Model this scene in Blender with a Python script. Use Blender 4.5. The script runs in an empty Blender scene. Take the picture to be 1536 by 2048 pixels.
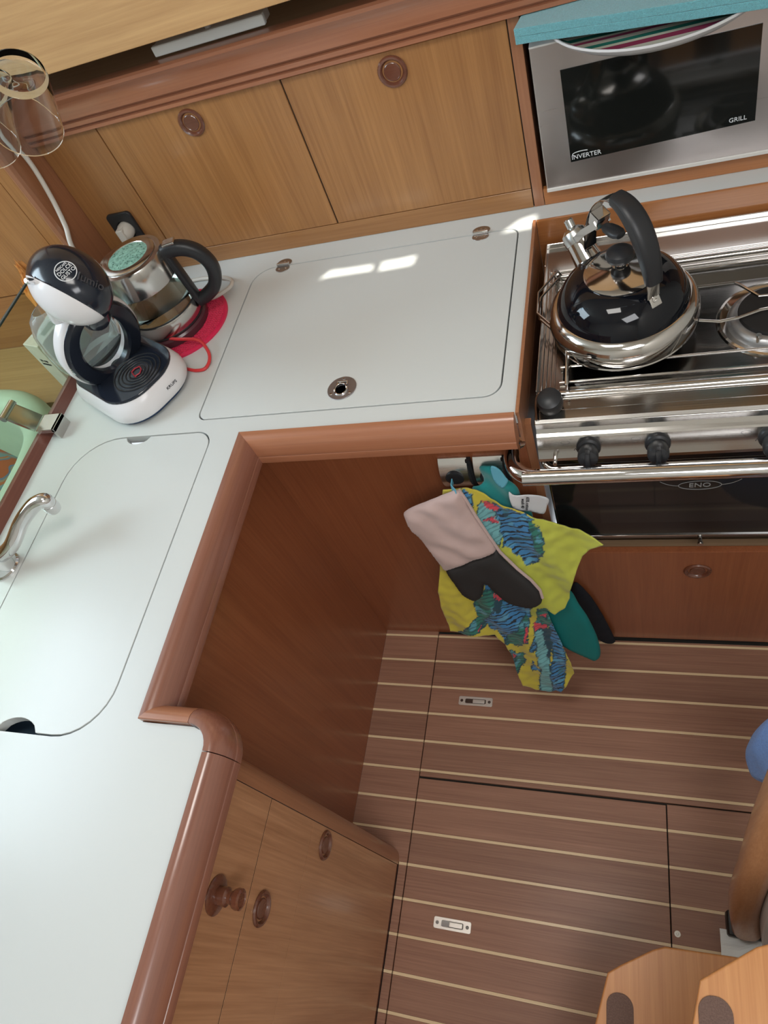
import bpy, bmesh, math, random
from mathutils import Vector, Matrix, noise
random.seed(7)
PI = math.pi
SC = bpy.context.scene
COL = SC.collection
# ---------------------------------------------------------------- camera
CR = [[0.93872661, 0.16799928, -0.30094615], [-0.02424693, -0.83880857, -0.54388627], [-0.34380871, 0.51785754, -0.78333846]]
CC = Vector([0.673301, -0.727791, 1.740113])
CF = 1404.928
cam = bpy.data.cameras.new('camera'); camo = bpy.data.objects.new('camera', cam); COL.objects.link(camo)
rx, ry, rz = [Vector(r) for r in CR]
camo.matrix_world = Matrix(((rx.x, -ry.x, -rz.x, CC.x), (rx.y, -ry.y, -rz.y, CC.y), (rx.z, -ry.z, -rz.z, CC.z), (0, 0, 0, 1)))
cam.sensor_fit = 'HORIZONTAL'; cam.sensor_width = 36.0; cam.lens = CF / 1536 * 36.0; cam.clip_start = 0.02
SC.camera = camo
# ---------------------------------------------------------------- world, lights, exposure
w = bpy.data.worlds.new('world'); SC.world = w; w.use_nodes = True
bg = w.node_tree.nodes['Background']; bg.inputs[0].default_value = (0.86, 0.93, 1.0, 1); bg.inputs[1].default_value = 1.0
vs = SC.view_settings; vs.view_transform = 'Standard'; vs.look = 'None'; vs.exposure = 0.1; vs.gamma = 1.0; vs.use_curve_mapping = False


def area(name, loc, target, sx, sy, power, color):
    l = bpy.data.lights.new(name, 'AREA'); l.shape = 'RECTANGLE'; l.size = sx; l.size_y = sy; l.energy = power; l.color = color
    o = bpy.data.objects.new(name, l); COL.objects.link(o); o.location = loc
    o.rotation_euler = (Vector(target) - Vector(loc)).to_track_quat('-Z', 'Y').to_euler()
    return o


area('saloon_skylight', (-1.55, -0.25, 2.0), (-0.2, -0.2, 0.9), 0.9, 0.7, 22, (0.72, 0.89, 1.0))
area('companionway_daylight', (1.05, -1.35, 2.2), (0.45, -0.6, 0.2), 0.8, 0.7, 15, (0.97, 0.98, 1.0))
area('galley_fill_lamp', (0.35, -0.35, 2.27), (0.3, 0.2, 0.9), 0.5, 0.5, 9, (1.0, 0.97, 0.92))  # added fill lamp under the closed headliner, not a real hatch
sd = Vector((0.42, -0.5, 1.1)).normalized()
sl = bpy.data.lights.new('sun', 'SUN'); sl.energy = 9.0; sl.angle = math.radians(0.6); sl.color = (1.0, 0.95, 0.84)
so = bpy.data.objects.new('sun', sl); COL.objects.link(so); so.rotation_euler = sd.to_track_quat('Z', 'Y').to_euler()

# ---------------------------------------------------------------- helpers


def ray(px, py):
    c = Vector(((px - 768) / CF, (py - 1024) / CF, 1))
    return rx * c.x + ry * c.y + rz * c.z


def at(px, py, axis, val):
    """point of the surveyed room seen at that place of the photograph, on an axis plane"""
    r = ray(px, py); i = 'xyz'.index(axis)
    return CC + r * ((val - CC[i]) / r[i])


def atp(px, py, n, d):
    r = ray(px, py)
    return CC + r * ((d - n.dot(CC)) / n.dot(r))


def nt(m):
    return m.node_tree.nodes, m.node_tree.links


def mat(name, col, rough=0.5, metal=0.0, spec=0.5, coat=0.0, bump=None, trans=0.0, ior=1.45, sheen=0.0, emis=None, varc=0.0, vscale=8.0):
    m = bpy.data.materials.new(name); m.use_nodes = True
    N, L = nt(m); b = N['Principled BSDF']
    b.inputs['Base Color'].default_value = (*col, 1); b.inputs['Roughness'].default_value = rough
    b.inputs['Metallic'].default_value = metal; b.inputs['Specular IOR Level'].default_value = spec
    b.inputs['Coat Weight'].default_value = coat; b.inputs['Coat Roughness'].default_value = 0.12
    b.inputs['Transmission Weight'].default_value = trans; b.inputs['IOR'].default_value = ior
    b.inputs['Sheen Weight'].default_value = sheen
    if emis:
        b.inputs['Emission Color'].default_value = (*emis[0], 1); b.inputs['Emission Strength'].default_value = emis[1]
    tc = N.new('ShaderNodeTexCoord')
    if varc:
        n = N.new('ShaderNodeTexNoise'); n.inputs['Scale'].default_value = vscale; n.inputs['Detail'].default_value = 4
        L.new(tc.outputs['Object'], n.inputs['Vector'])
        r = N.new('ShaderNodeValToRGB'); r.color_ramp.elements[0].position = 0.3; r.color_ramp.elements[1].position = 0.7
        r.color_ramp.elements[0].color = (*[c * (1 - varc) for c in col], 1)
        r.color_ramp.elements[1].color = (*[min(1, c * (1 + varc)) for c in col], 1)
        L.new(n.outputs['Fac'], r.inputs['Fac']); L.new(r.outputs['Color'], b.inputs['Base Color'])
    if bump:
        n = N.new('ShaderNodeTexNoise'); n.inputs['Scale'].default_value = bump[0]; n.inputs['Detail'].default_value = 5
        L.new(tc.outputs['Object'], n.inputs['Vector'])
        bp = N.new('ShaderNodeBump'); bp.inputs['Strength'].default_value = bump[1]; bp.inputs['Distance'].default_value = bump[2] if len(bump) > 2 else 0.001
        L.new(n.outputs['Fac'], bp.inputs['Height']); L.new(bp.outputs['Normal'], b.inputs['Normal'])
    return m


def wood(name, dark, light, axis='z', rough=0.38, coat=0.35, fine=1.0, contrast=1.0, seed=0.0):
    m = bpy.data.materials.new(name); m.use_nodes = True
    N, L = nt(m); b = N['Principled BSDF']
    b.inputs['Roughness'].default_value = rough; b.inputs['Coat Weight'].default_value = coat; b.inputs['Coat Roughness'].default_value = 0.18
    tc = N.new('ShaderNodeTexCoord')

    def streak(s_across, s_along, det, off):
        mp = N.new('ShaderNodeMapping'); sc = [s_across] * 3; sc['xyz'.index(axis)] = s_along
        mp.inputs['Scale'].default_value = sc; mp.inputs['Location'].default_value = (off + seed, off * 1.7 + seed, off * .3)
        L.new(tc.outputs['Object'], mp.inputs['Vector'])
        n = N.new('ShaderNodeTexNoise'); n.inputs['Scale'].default_value = 1.0; n.inputs['Detail'].default_value = det; n.inputs['Roughness'].default_value = 0.62
        n.inputs['Distortion'].default_value = 0.25
        L.new(mp.outputs['Vector'], n.inputs['Vector'])
        return n.outputs['Fac']
    a = streak(38 * fine, 1.1, 6, 3.1); c = streak(260 * fine, 5.0, 3, 9.7); d = streak(9 * fine, 1.6, 3, 5.5)
    mx = N.new('ShaderNodeMath'); mx.operation = 'MULTIPLY_ADD'; mx.inputs[1].default_value = 0.55; L.new(c, mx.inputs[0])
    m2 = N.new('ShaderNodeMath'); m2.operation = 'MULTIPLY'; m2.inputs[1].default_value = 0.45; L.new(a, m2.inputs[0]); L.new(m2.outputs[0], mx.inputs[2])
    m3 = N.new('ShaderNodeMath'); m3.operation = 'MULTIPLY_ADD'; m3.inputs[1].default_value = 0.35; L.new(d, m3.inputs[0]); L.new(mx.outputs[0], m3.inputs[2])
    r = N.new('ShaderNodeValToRGB'); w2 = 0.2 / contrast
    r.color_ramp.elements[0].position = 0.675 - w2; r.color_ramp.elements[1].position = 0.675 + w2
    r.color_ramp.elements[0].color = (*dark, 1); r.color_ramp.elements[1].color = (*light, 1)
    L.new(m3.outputs[0], r.inputs['Fac']); L.new(r.outputs['Color'], b.inputs['Base Color'])
    bp = N.new('ShaderNodeBump'); bp.inputs['Strength'].default_value = 0.12; bp.inputs['Distance'].default_value = 0.0006
    L.new(c, bp.inputs['Height']); L.new(bp.outputs['Normal'], b.inputs['Normal'])
    return m


def steel(name, col=(0.62, 0.61, 0.6), rough=0.16, axis=None, aniso=0.0):
    m = mat(name, col, rough, 1.0)
    N, L = nt(m); b = N['Principled BSDF']
    if axis:
        tc = N.new('ShaderNodeTexCoord'); mp = N.new('ShaderNodeMapping'); sc = [700] * 3; sc['xyz'.index(axis)] = 6
        mp.inputs['Scale'].default_value = sc; L.new(tc.outputs['Object'], mp.inputs['Vector'])
        n = N.new('ShaderNodeTexNoise'); n.inputs['Scale'].default_value = 1; n.inputs['Detail'].default_value = 3
        L.new(mp.outputs['Vector'], n.inputs['Vector'])
        mr = N.new('ShaderNodeMapRange'); mr.inputs['To Min'].default_value = rough * 0.75; mr.inputs['To Max'].default_value = rough * 1.35
        L.new(n.outputs['Fac'], mr.inputs['Value']); L.new(mr.outputs['Result'], b.inputs['Roughness'])
        bp = N.new('ShaderNodeBump'); bp.inputs['Strength'].default_value = 0.08; bp.inputs['Distance'].default_value = 0.0003
        L.new(n.outputs['Fac'], bp.inputs['Height']); L.new(bp.outputs['Normal'], b.inputs['Normal'])
    return m


class MB:
    """collects shapes in world coordinates; build() links them as one mesh object"""

    def __init__(s): s.v = []; s.f = []; s.sm = []

    def add(s, vs, fs, smooth=False):
        o = len(s.v); s.v += [Vector(v) for v in vs]; s.f += [[i + o for i in f] for f in fs]; s.sm += [smooth] * len(fs)
        return s

    def bm(s, b, smooth=False):
        b.verts.ensure_lookup_table(); b.verts.index_update()
        s.add([v.co.copy() for v in b.verts], [[v.index for v in f.verts] for f in b.faces], smooth); b.free(); return s

    def box(s, x0, y0, z0, x1, y1, z1, bev=0.0, seg=2, M=None):
        b = bmesh.new(); bmesh.ops.create_cube(b, size=1)
        for v in b.verts:
            v.co = Vector(((x0 + x1) / 2 + v.co.x * (x1 - x0), (y0 + y1) / 2 + v.co.y * (y1 - y0), (z0 + z1) / 2 + v.co.z * (z1 - z0)))
        if bev: bmesh.ops.bevel(b, geom=list(b.edges), offset=bev, segments=seg, profile=0.7, affect='EDGES')
        if M is not None: bmesh.ops.transform(b, matrix=M, verts=b.verts)
        return s.bm(b, False)

    def lathe(s, prof, M, n=48, smooth=True, cap=True, sx=1.0, sy=1.0):
        """prof: (radius, height) along local Z of frame M"""
        vs = []; fs = []
        for r, h in prof:
            for k in range(n):
                a = 2 * PI * k / n; vs.append(M @ Vector((r * math.cos(a) * sx, r * math.sin(a) * sy, h)))
        for i in range(len(prof) - 1):
            for k in range(n):
                k2 = (k + 1) % n; fs.append([i * n + k, i * n + k2, (i + 1) * n + k2, (i + 1) * n + k])
        if cap:
            if prof[0][0] > 1e-5: fs.append([k for k in range(n)][::-1])
            if prof[-1][0] > 1e-5: fs.append([(len(prof) - 1) * n + k for k in range(n)])
        return s.add(vs, fs, smooth)

    def sweep(s, path, prof, closed=False, smooth=True, up=None, scales=None, pclosed=True, cap=True):
        """prof: list of (a,b) in the frame (side, up)"""
        P = [Vector(p) for p in path]; n = len(P); vs = []; fs = []
        T = []
        for i in range(n):
            a = P[i - 1] if (i > 0 or closed) else P[i]; b = P[(i + 1) % n] if (i < n - 1 or closed) else P[i]
            t = (b - a); T.append(t.normalized() if t.length > 1e-9 else Vector((0, 0, 1)))
        u0 = Vector(up) if up is not None else (Vector((0, 0, 1)) if abs(T[0].z) < 0.9 else Vector((1, 0, 0)))
        u = (u0 - T[0] * u0.dot(T[0])).normalized()
        for i in range(n):
            if up is not None: u = (Vector(up) - T[i] * Vector(up).dot(T[i])).normalized()
            else: u = (u - T[i] * u.dot(T[i])).normalized()
            sd_ = T[i].cross(u)
            k = scales[i] if scales else 1.0
            for a, b in prof: vs.append(P[i] + sd_ * a * k + u * b * k)
        m = len(prof)
        for i in range(n if closed else n - 1):
            j = (i + 1) % n
            for q in range(m if pclosed else m - 1):
                q2 = (q + 1) % m; fs.append([i * m + q, i * m + q2, j * m + q2, j * m + q])
        if cap and not closed and pclosed: fs.append(list(range(m))[::-1]); fs.append([(n - 1) * m + q for q in range(m)])
        return s.add(vs, fs, smooth)

    def tube(s, path, r, n=12, closed=False, scales=None):
        return s.sweep(path, [(r * math.cos(2 * PI * k / n), r * math.sin(2 * PI * k / n)) for k in range(n)], closed, scales=scales)

    def shape(s, outer, holes=(), h=0.01, M=None, bevel=0.0, smooth=False):
        """flat shape in local XY, from z=0 up to h"""
        c = bpy.data.curves.new('tmp', 'CURVE'); c.dimensions = '2D'; c.fill_mode = 'BOTH'
        c.extrude = max(1e-5, h / 2 - bevel); c.bevel_depth = bevel; c.offset = -bevel; c.bevel_resolution = 2
        for lp in [outer] + list(holes):
            sp = c.splines.new('POLY'); sp.points.add(len(lp) - 1); sp.use_cyclic_u = True
            for i, p in enumerate(lp): sp.points[i].co = (p[0], p[1], 0, 1)
        o = bpy.data.objects.new('tmp', c); me = bpy.data.meshes.new_from_object(o)
        M = M if M is not None else Matrix.Identity(4)
        vs = [M @ (v.co + Vector((0, 0, h / 2))) for v in me.vertices]
        fs = [list(p.vertices) for p in me.polygons]
        s.add(vs, fs, smooth)
        bpy.data.objects.remove(o); bpy.data.curves.remove(c); bpy.data.meshes.remove(me)
        return s

    def build(s, name, m, parent=None, kind=None, base=None, sharp=35, label=None):
        me = bpy.data.meshes.new(name)
        top = parent is None
        if top:
            if base is None:
                mn = Vector([min(v[i] for v in s.v) for i in range(3)]); mx = Vector([max(v[i] for v in s.v) for i in range(3)])
                base = Vector(((mn.x + mx.x) / 2, (mn.y + mx.y) / 2, mn.z))
        else:
            base = root_loc(parent)
        base = Vector(base)
        me.from_pydata([v - base for v in s.v], [], s.f)
        me.polygons.foreach_set('use_smooth', s.sm)
        me.validate(); me.update()
        bb = bmesh.new(); bb.from_mesh(me); bmesh.ops.remove_doubles(bb, verts=bb.verts, dist=1e-6); bmesh.ops.recalc_face_normals(bb, faces=bb.faces); bb.to_mesh(me); bb.free()
        if any(s.sm): me.set_sharp_from_angle(angle=math.radians(sharp))
        o = bpy.data.objects.new(name, me); COL.objects.link(o)
        me.materials.append(m)
        if top: o.location = base
        else: o.parent = parent
        if kind: o['kind'] = kind
        if label: o['label'] = label
        return o


def root_loc(o):
    l = Vector((0, 0, 0))
    while o is not None:
        l = l + o.location; o = o.parent
    return l


def tag(o, label=None, cat=None, group=None, kind=None):
    if label: o['label'] = label
    if cat: o['category'] = cat
    if group: o['group'] = group
    if kind: o['kind'] = kind
    return o


def thing(name, label, cat, loc, group=None):
    o = bpy.data.objects.new(name, None); COL.objects.link(o); o.location = loc; o.empty_display_size = 0.05
    return tag(o, label, cat, group)


def text(s, size, M, m, parent, name='lettering', ext=0.0004, align='CENTER'):
    c = bpy.data.curves.new('tmp', 'FONT'); c.body = s; c.size = size; c.extrude = ext; c.align_x = align; c.align_y = 'CENTER'; c.resolution_u = 3
    o = bpy.data.objects.new('tmp', c); me = bpy.data.meshes.new_from_object(o)
    b = MB(); b.add([M @ v.co for v in me.vertices], [list(p.vertices) for p in me.polygons])
    bpy.data.objects.remove(o); bpy.data.curves.remove(c); bpy.data.meshes.remove(me)
    return b.build(name, m, parent)


def frame(o, xax, zax):
    """matrix with local X along xax, local Z along zax"""
    z = Vector(zax).normalized(); x = Vector(xax); x = (x - z * x.dot(z)).normalized(); y = z.cross(x); o = Vector(o)
    return Matrix(((x.x, y.x, z.x, o.x), (x.y, y.y, z.y, o.y), (x.z, y.z, z.z, o.z), (0, 0, 0, 1)))


def rrect(x0, y0, x1, y1, r, n=8):
    """rounded rectangle; r = (bottom left, bottom right, top right, top left)"""
    if not isinstance(r, (tuple, list)): r = (r,) * 4
    out = []
    for (cx, cy, a0, rr) in ((x0 + r[0], y0 + r[0], PI, r[0]), (x1 - r[1], y0 + r[1], 1.5 * PI, r[1]), (x1 - r[2], y1 - r[2], 0, r[2]), (x0 + r[3], y1 - r[3], .5 * PI, r[3])):
        for k in range(n + 1):
            a = a0 + k / n * PI / 2; out.append((cx + rr * math.cos(a), cy + rr * math.sin(a)))
    return out


def circ(cx, cy, r, n=32, ry_=None):
    return [(cx + r * math.cos(2 * PI * k / n), cy + (ry_ or r) * math.sin(2 * PI * k / n)) for k in range(n)]


def bez(pts, n=10):
    """Catmull-Rom through the points"""
    P = [Vector(p) for p in pts]; P = [P[0] * 2 - P[1]] + P + [P[-1] * 2 - P[-2]]; out = []
    for i in range(1, len(P) - 2):
        for k in range(n):
            t = k / n; a, b, c, d = P[i - 1], P[i], P[i + 1], P[i + 2]
            out.append(0.5 * ((2 * b) + (c - a) * t + (2 * a - 5 * b + 4 * c - d) * t * t + (3 * b - a - 3 * c + d) * t ** 3))
    out.append(P[-2]); return out


# ---------------------------------------------------------------- materials
W_TRIM = wood('lacquered_mahogany_trim', (0.28, 0.105, 0.055), (0.40, 0.165, 0.085), 'x', 0.3, 0.5, contrast=0.8)
W_TRIMY = wood('lacquered_mahogany_trim_y_sheen', (0.20, 0.078, 0.052), (0.29, 0.122, 0.080), 'y', 0.26, 0.9, contrast=0.8)  # same trim mahogany, darkened and cooled in colour for its sky sheen
W_TRIMZ = wood('lacquered_mahogany_trim_z', (0.26, 0.105, 0.05), (0.38, 0.165, 0.08), 'z', 0.3, 0.5, contrast=0.8)
W_DOOR = wood('teak_veneer_upright', (0.255, 0.108, 0.035), (0.41, 0.195, 0.066), 'z', 0.36, 0.35, 0.8)
W_DOORX = wood('teak_veneer_along', (0.255, 0.108, 0.035), (0.39, 0.19, 0.07), 'x', 0.36, 0.35, 0.8)
W_BOARD = wood('pale_teak_board', (0.42, 0.235, 0.10), (0.60, 0.37, 0.17), 'x', 0.4, 0.3, 0.5)
W_RED = wood('red_teak_panel', (0.225, 0.066, 0.026), (0.335, 0.112, 0.046), 'z', 0.33, 0.45, 0.8)
W_CAB = wood('brown_teak_front', (0.34, 0.155, 0.072), (0.56, 0.29, 0.15), 'z', 0.36, 0.35, 0.8)
W_WELL = wood('orange_teak_fascia', (0.34, 0.12, 0.035), (0.47, 0.19, 0.065), 'x', 0.35, 0.4)
W_FLOOR = [wood('brown_sole_plank_%s' % n, tuple(c * k for c in (0.21, 0.092, 0.055)), tuple(c * k for c in (0.37, 0.188, 0.12)), 'x', 0.5, 0.06, 1.1, 1.0, s_) for n, k, s_ in (('a', 1.0, 0), ('b', 0.93, 4.3), ('c', 1.06, 8.9))]
W_HOLLY = wood('pale_holly_strip', (0.68, 0.50, 0.29), (0.80, 0.61, 0.38), 'x', 0.45, 0.2)
W_STEP = wood('amber_step_board', (0.50, 0.195, 0.058), (0.68, 0.32, 0.115), 'y', 0.4, 0.3, 0.7)
W_KNOB = wood('dark_mahogany_knob', (0.11, 0.034, 0.02), (0.16, 0.056, 0.03), 'x', 0.18, 0.8)
W_DARK = wood('dark_shelf_wood', (0.20, 0.12, 0.065), (0.30, 0.19, 0.11), 'x', 0.5, 0.1)
M_WHITE = mat('white_laminate', (0.59, 0.61, 0.60), 0.3, spec=0.5, varc=0.015, vscale=3)
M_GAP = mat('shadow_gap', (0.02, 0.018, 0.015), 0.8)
M_STEEL = steel('polished_steel', (0.66, 0.64, 0.62), 0.1)
M_STEELX = steel('brushed_steel_x', (0.60, 0.585, 0.565), 0.17, 'x')
M_STEELZ = steel('brushed_steel_z', (0.62, 0.605, 0.59), 0.27, 'z')
M_PAN = steel('dark_pan_steel', (0.23, 0.225, 0.22), 0.17, 'x')
M_CHROME = steel('chrome', (0.75, 0.75, 0.76), 0.05)
M_BLACK = mat('black_plastic', (0.02, 0.021, 0.024), 0.38)
M_GLOSS = mat('gloss_black_enamel', (0.004, 0.005, 0.008), 0.05, spec=0.5)
M_GLASSBLK = mat('black_oven_glass', (0.012, 0.011, 0.011), 0.08, spec=0.6)
M_WPL = mat('white_plastic', (0.72, 0.71, 0.73), 0.22, spec=0.5)
M_NAVY = mat('dark_navy_plastic', (0.012, 0.016, 0.026), 0.16, spec=0.6)
M_CLEAR = mat('clear_glass_window_tint', (0.90, 0.96, 1.0), 0.0, trans=1.0, ior=1.25)  # bluish tint in the colour stands in for caught window light
M_PANE = mat('green_tinted_pane', (0.80, 0.86, 0.74), 0.0, trans=1.0, ior=1.05)
M_WATER = mat('clear_tank_plastic', (0.86, 0.93, 0.94), 0.06, trans=0.9, ior=1.2)
M_CORD = mat('white_cord', (0.62, 0.58, 0.52), 0.45)
M_REDC = mat('red_cord', (0.62, 0.045, 0.05), 0.35)
M_PINK = mat('pink_silicone', (0.68, 0.02, 0.085), 0.42)
M_PRINT = mat('white_print', (0.75, 0.77, 0.8), 0.5)
M_PRINTD = mat('dark_print', (0.03, 0.03, 0.035), 0.5)
M_TURQ = mat('turquoise_terry', (0.14, 0.42, 0.48), 0.95, sheen=0.5, bump=(900, 1.0, 0.002), varc=0.12, vscale=400)
M_BLUE = mat('blue_terry', (0.22, 0.42, 1.0), 0.95, sheen=0.4, bump=(700, 1.0, 0.003), varc=0.12, vscale=300)
M_CEIL = mat('cream_headliner', (0.72, 0.69, 0.62), 0.7)
M_GREENU = mat('pale_green_vinyl', (0.42, 0.56, 0.42), 0.5, varc=0.06, vscale=20, bump=(60, 0.2, 0.002))

# ================================================================ STRUCTURE
Y0 = 0.0089; SP = 0.0711
# floor: dark bearer with planks and pale strips
fl = MB().box(-0.03, -2.0, -0.04, 1.6, 0.06, -0.009).build('floor', M_GAP, kind='structure', base=(0.5, -0.6, 0))
secs = [(-0.009, 0.1415, 0.03, -1.3), (0.1440, 1.15, 0.0165, -0.3608), (0.1440, 0.7080, -0.3662, -1.0), (0.7105, 1.15, -0.3640, -1.0)]
random.seed(3)
for (xa, xb, ya, yb) in secs:
    k = -1
    while True:
        top = Y0 - SP * k; bot = top - SP
        if top < yb: break
        t = min(ya, top - 0.0031); b = max(yb, bot + 0.0031)
        if t - b > 0.002:
            x0 = 0.1225 if (xa < 0 and t < -0.56) else xa
            dz = random.uniform(-0.0002, 0.0002)
            MB().box(x0, b, -0.009, xb, t, dz, 0.0006, 1).build('plank', W_FLOOR[random.randrange(3)], fl)
        if yb < bot < ya - 0.002:
            x0 = 0.1225 if (xa < 0 and bot < -0.55) else xa
            MB().box(x0, bot - 0.0029, -0.009, xb, bot + 0.0029, 0.0001).build('inlay_strip', W_HOLLY, fl)
        k += 1
for (px, py) in ((1355, 1868), (1010, 1350)):
    p = at(px, py, 'z', 0.0)
    if px == 1355: MB().lathe([(0.006, 0), (0.006, 0.0008), (0.0025, 0.0008), (0.002, 0.0002), (0, 0.0002)], Matrix.Translation(p), 16).build('screw', M_STEEL, fl)


M_NICK = steel('satin_nickel', (0.78, 0.74, 0.69), 0.38)


def floor_latch(x0, x1, y, label):
    r = thing('floor_lifting_ring', label, 'latch', ((x0 + x1) / 2, y, 0), 'lifting rings let into the cabin sole')
    T = Matrix.Translation((0, y, 0.0002)); L_ = x1 - x0
    MB().shape(rrect(x0, -0.0115, x1, 0.0115, 0.004), [rrect(x0 + 0.017, -0.006, x1 - 0.017, 0.006, 0.003)], 0.0018, T, 0.0005).build('plate', M_NICK, r)
    MB().box(x0 + 0.017, y - 0.006, -0.001, x1 - 0.017, y + 0.006, 0.0006).build('recess', M_PAN, r)
    MB().box(x0 + L_ * 0.42, y - 0.0045, 0.0004, x1 - 0.02, y + 0.0045, 0.0022, 0.0007).build('ring', M_NICK, r)
    for x in (x0 + 0.008, x1 - 0.008):
        MB().lathe([(0.0038, 0.002), (0.0034, 0.0028), (0.0015, 0.0028), (0.0012, 0.0018), (0, 0.0018)], Matrix.Translation((x, y, 0)), 14).build('screw', M_PAN, r)


floor_latch(0.2205, 0.3077, -0.165, 'steel lifting ring plate in the sole hatch nearest the hanging towels')
floor_latch(0.2216, 0.3051, -0.6647, 'steel lifting ring plate in the lower sole hatch, nearer the drawers')

# hull side walls, headliner and far cabin sides (they only enclose the cabin)
MB().box(-2.6, 0.80, 0.0, 1.6, 0.84, 2.3).build('wall_back', W_DARK, kind='structure')
MB().box(-2.62, -2.0, 0.0, -2.58, 0.8, 2.3).build('wall_left', W_DOOR, kind='structure')
MB().box(-2.6, -2.04, 0.0, 1.64, -2.0, 2.3).build('wall_front', M_CEIL, kind='structure')
# headliner with skylight; unseen slots added, shaped to throw the sun patches


def roof_pt(px, py, zt=2.3):
    p = at(px, py, 'z', 0.9); t = (zt - 0.9) / sd.z; q = p + sd * t; return (q.x, q.y)


h1 = [roof_pt(*p) for p in ((604, 580), (660, 562), (752, 548), (754, 528), (690, 538), (662, 541), (640, 558))]
h2 = [roof_pt(*p) for p in ((750, 552), (833, 537), (846, 508), (800, 518), (765, 524), (762, 534))]
h3 = [roof_pt(*p) for p in ((985, 478), (1080, 462), (1085, 425), (1040, 440), (1015, 458))]
MB().shape([(-2.62, -2.04), (1.7, -2.04), (1.7, 0.84), (-2.62, 0.84)],
           [h1, h2, h3, rrect(-2.1, -0.7, -1.2, 0.2, 0.05), rrect(0.08, -0.66, 0.34, -0.38, 0.05)][:4], 0.03, Matrix.Translation((0, 0, 2.3))).build('ceiling', M_CEIL, kind='structure')
MB().box(1.6, -2.0, 0.0, 1.64, 0.84, 2.3).build('wall_right', M_CEIL, kind='structure')

# ================================================================ WORKTOP
H = 0.9
wt = thing('worktop', 'white laminate L-shaped galley worktop edged with rounded mahogany', 'worktop', (0, 0, 0.87))
lid_hole = rrect(-0.1127, 0.045, 0.4662, 0.4778, (0.02, 0.03, 0.022, 0.05))
snk_hole = rrect(-0.3700, -0.5523, -0.0634, 0.0175, (0.06, 0.085, 0.035, 0.1))
outer = [(-0.4575, -1.4), (0.119, -1.4), (0.119, -0.553), (0.114, -0.535), (0.10, -0.523), (0.088, -0.519), (0.0015, -0.519), (0.0015, 0.0015),
         (0.4945, 0.0015), (0.4945, 0.4815), (1.25, 0.4815), (1.25, 0.56), (-0.4575, 0.56)]
MB().shape(outer, [lid_hole, snk_hole], 0.018, Matrix.Translation((0, 0, H - 0.018))).build('counter_slab', M_WHITE, wt)
MB().box(-0.15, 0.03, 0.86, 0.48, 0.50, 0.8805).box(-0.45, -0.60, 0.80, -0.03, 0.03, 0.803).build('underlay', M_GAP, wt)
MB().box(-0.40, -0.575, 0.845, -0.04, 0.035, 0.85).build('sink_rim', mat('blue_grey_sink_steel', (0.10, 0.16, 0.24), 0.25, 0.6), wt)

PROF = [(0, H - 0.004), (0, 0.9105), (0.0012, 0.9125), (0.0075, 0.9125), (0.012, 0.9115), (0.019, 0.906), (0.0255, 0.896), (0.0295, 0.882), (0.0305, 0.8745), (0.0290, 0.8735), (0.0305, 0.8725), (0.0310, 0.8715), (0.0310, 0.857), (0.029, 0.855), (0.004, 0.855)]


def trim_run(path, outs, name, m, parent):
    """path: list of (x,y) at the inner edge; outs: outward offset directions already mitred"""
    vs = []; fs = []; n = len(PROF)
    for (x, y), (ox, oy) in zip(path, outs):
        for d, z in PROF: vs.append((x + ox * d, y + oy * d, z))
    for i in range(len(path) - 1):
        for q in range(n):
            q2 = (q + 1) % n; fs.append([i * n + q, i * n + q2, (i + 1) * n + q2, (i + 1) * n + q])
    fs.append(list(range(n))[::-1]); fs.append([(len(path) - 1) * n + q for q in range(n)])
    b = MB(); b.add(vs, fs, True); return b.build(name, m, parent, sharp=28)


trim_run([(0, 0), (0.492, 0)], [(1, -1), (0, -1)], 'fiddle_rail', W_TRIM, wt)
trim_run([(0, 0), (0, -0.5175)], [(1, -1), (1, 1)], 'fiddle_rail', W_TRIMY, wt)
trim_run([(0, -0.5175), (0.084, -0.5175)], [(1, 1), (0, 1)], 'fiddle_rail', W_TRIM, wt)
cp = []; co = []
for k in range(9):
    a = PI / 2 - k / 8 * PI / 2; cp.append((0.0848 + 0.034 * math.cos(a), -0.5515 + 0.034 * math.sin(a))); co.append((math.cos(a), math.sin(a)))
trim_run(cp, co, 'corner_rail', W_TRIMY, wt)
trim_run([(0.1188, -0.5528), (0.1188, -1.4)], [(1, 0), (1, 0)], 'fiddle_rail', W_TRIMY, wt)

# icebox lid
lid = thing('icebox_hatch', 'large white flush hatch with two hinges and a ring pull in the back worktop', 'hatch', (0.177, 0.26, 0.88))
MB().shape(rrect(-0.1100, 0.0480, 0.4635, 0.4752, (0.018, 0.028, 0.02, 0.048)), (), 0.018, Matrix.Translation((0, 0, H - 0.018)), 0.0007).build('lid_panel', M_WHITE, lid)
for x in (-0.0439, 0.3911):
    hg = MB()
    hg.shape(circ(x, 0.4855, 0.0175, 24, 0.0125), (), 0.0014, Matrix.Translation((0, 0, H)), 0.0004)
    hg.shape(circ(x, 0.4670, 0.0165, 24, 0.0125), (), 0.0014, Matrix.Translation((0, 0, H)), 0.0004)
    h = hg.build('hinge', steel('hinge_steel', (0.42, 0.40, 0.39), 0.3) if x < 0 else bpy.data.materials['hinge_steel'], lid)
    MB().tube([(x - 0.014, 0.4765, H + 0.0035), (x + 0.014, 0.4765, H + 0.0035)], 0.0036).build('hinge_pin', M_CHROME, h)
    for dx, dy in ((-0.009, 0.011), (0.009, 0.011), (0, 0.014), (-0.008, -0.012), (0.008, -0.012)):
        MB().lathe([(0.0022, 0.0012), (0.0018, 0.0022), (0, 0.0023)], Matrix.Translation((x + dx, 0.4765 + dy * 0.9, H)), 10).build('screw', M_STEEL, h)
c = at(684, 777, 'z', H)
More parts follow.
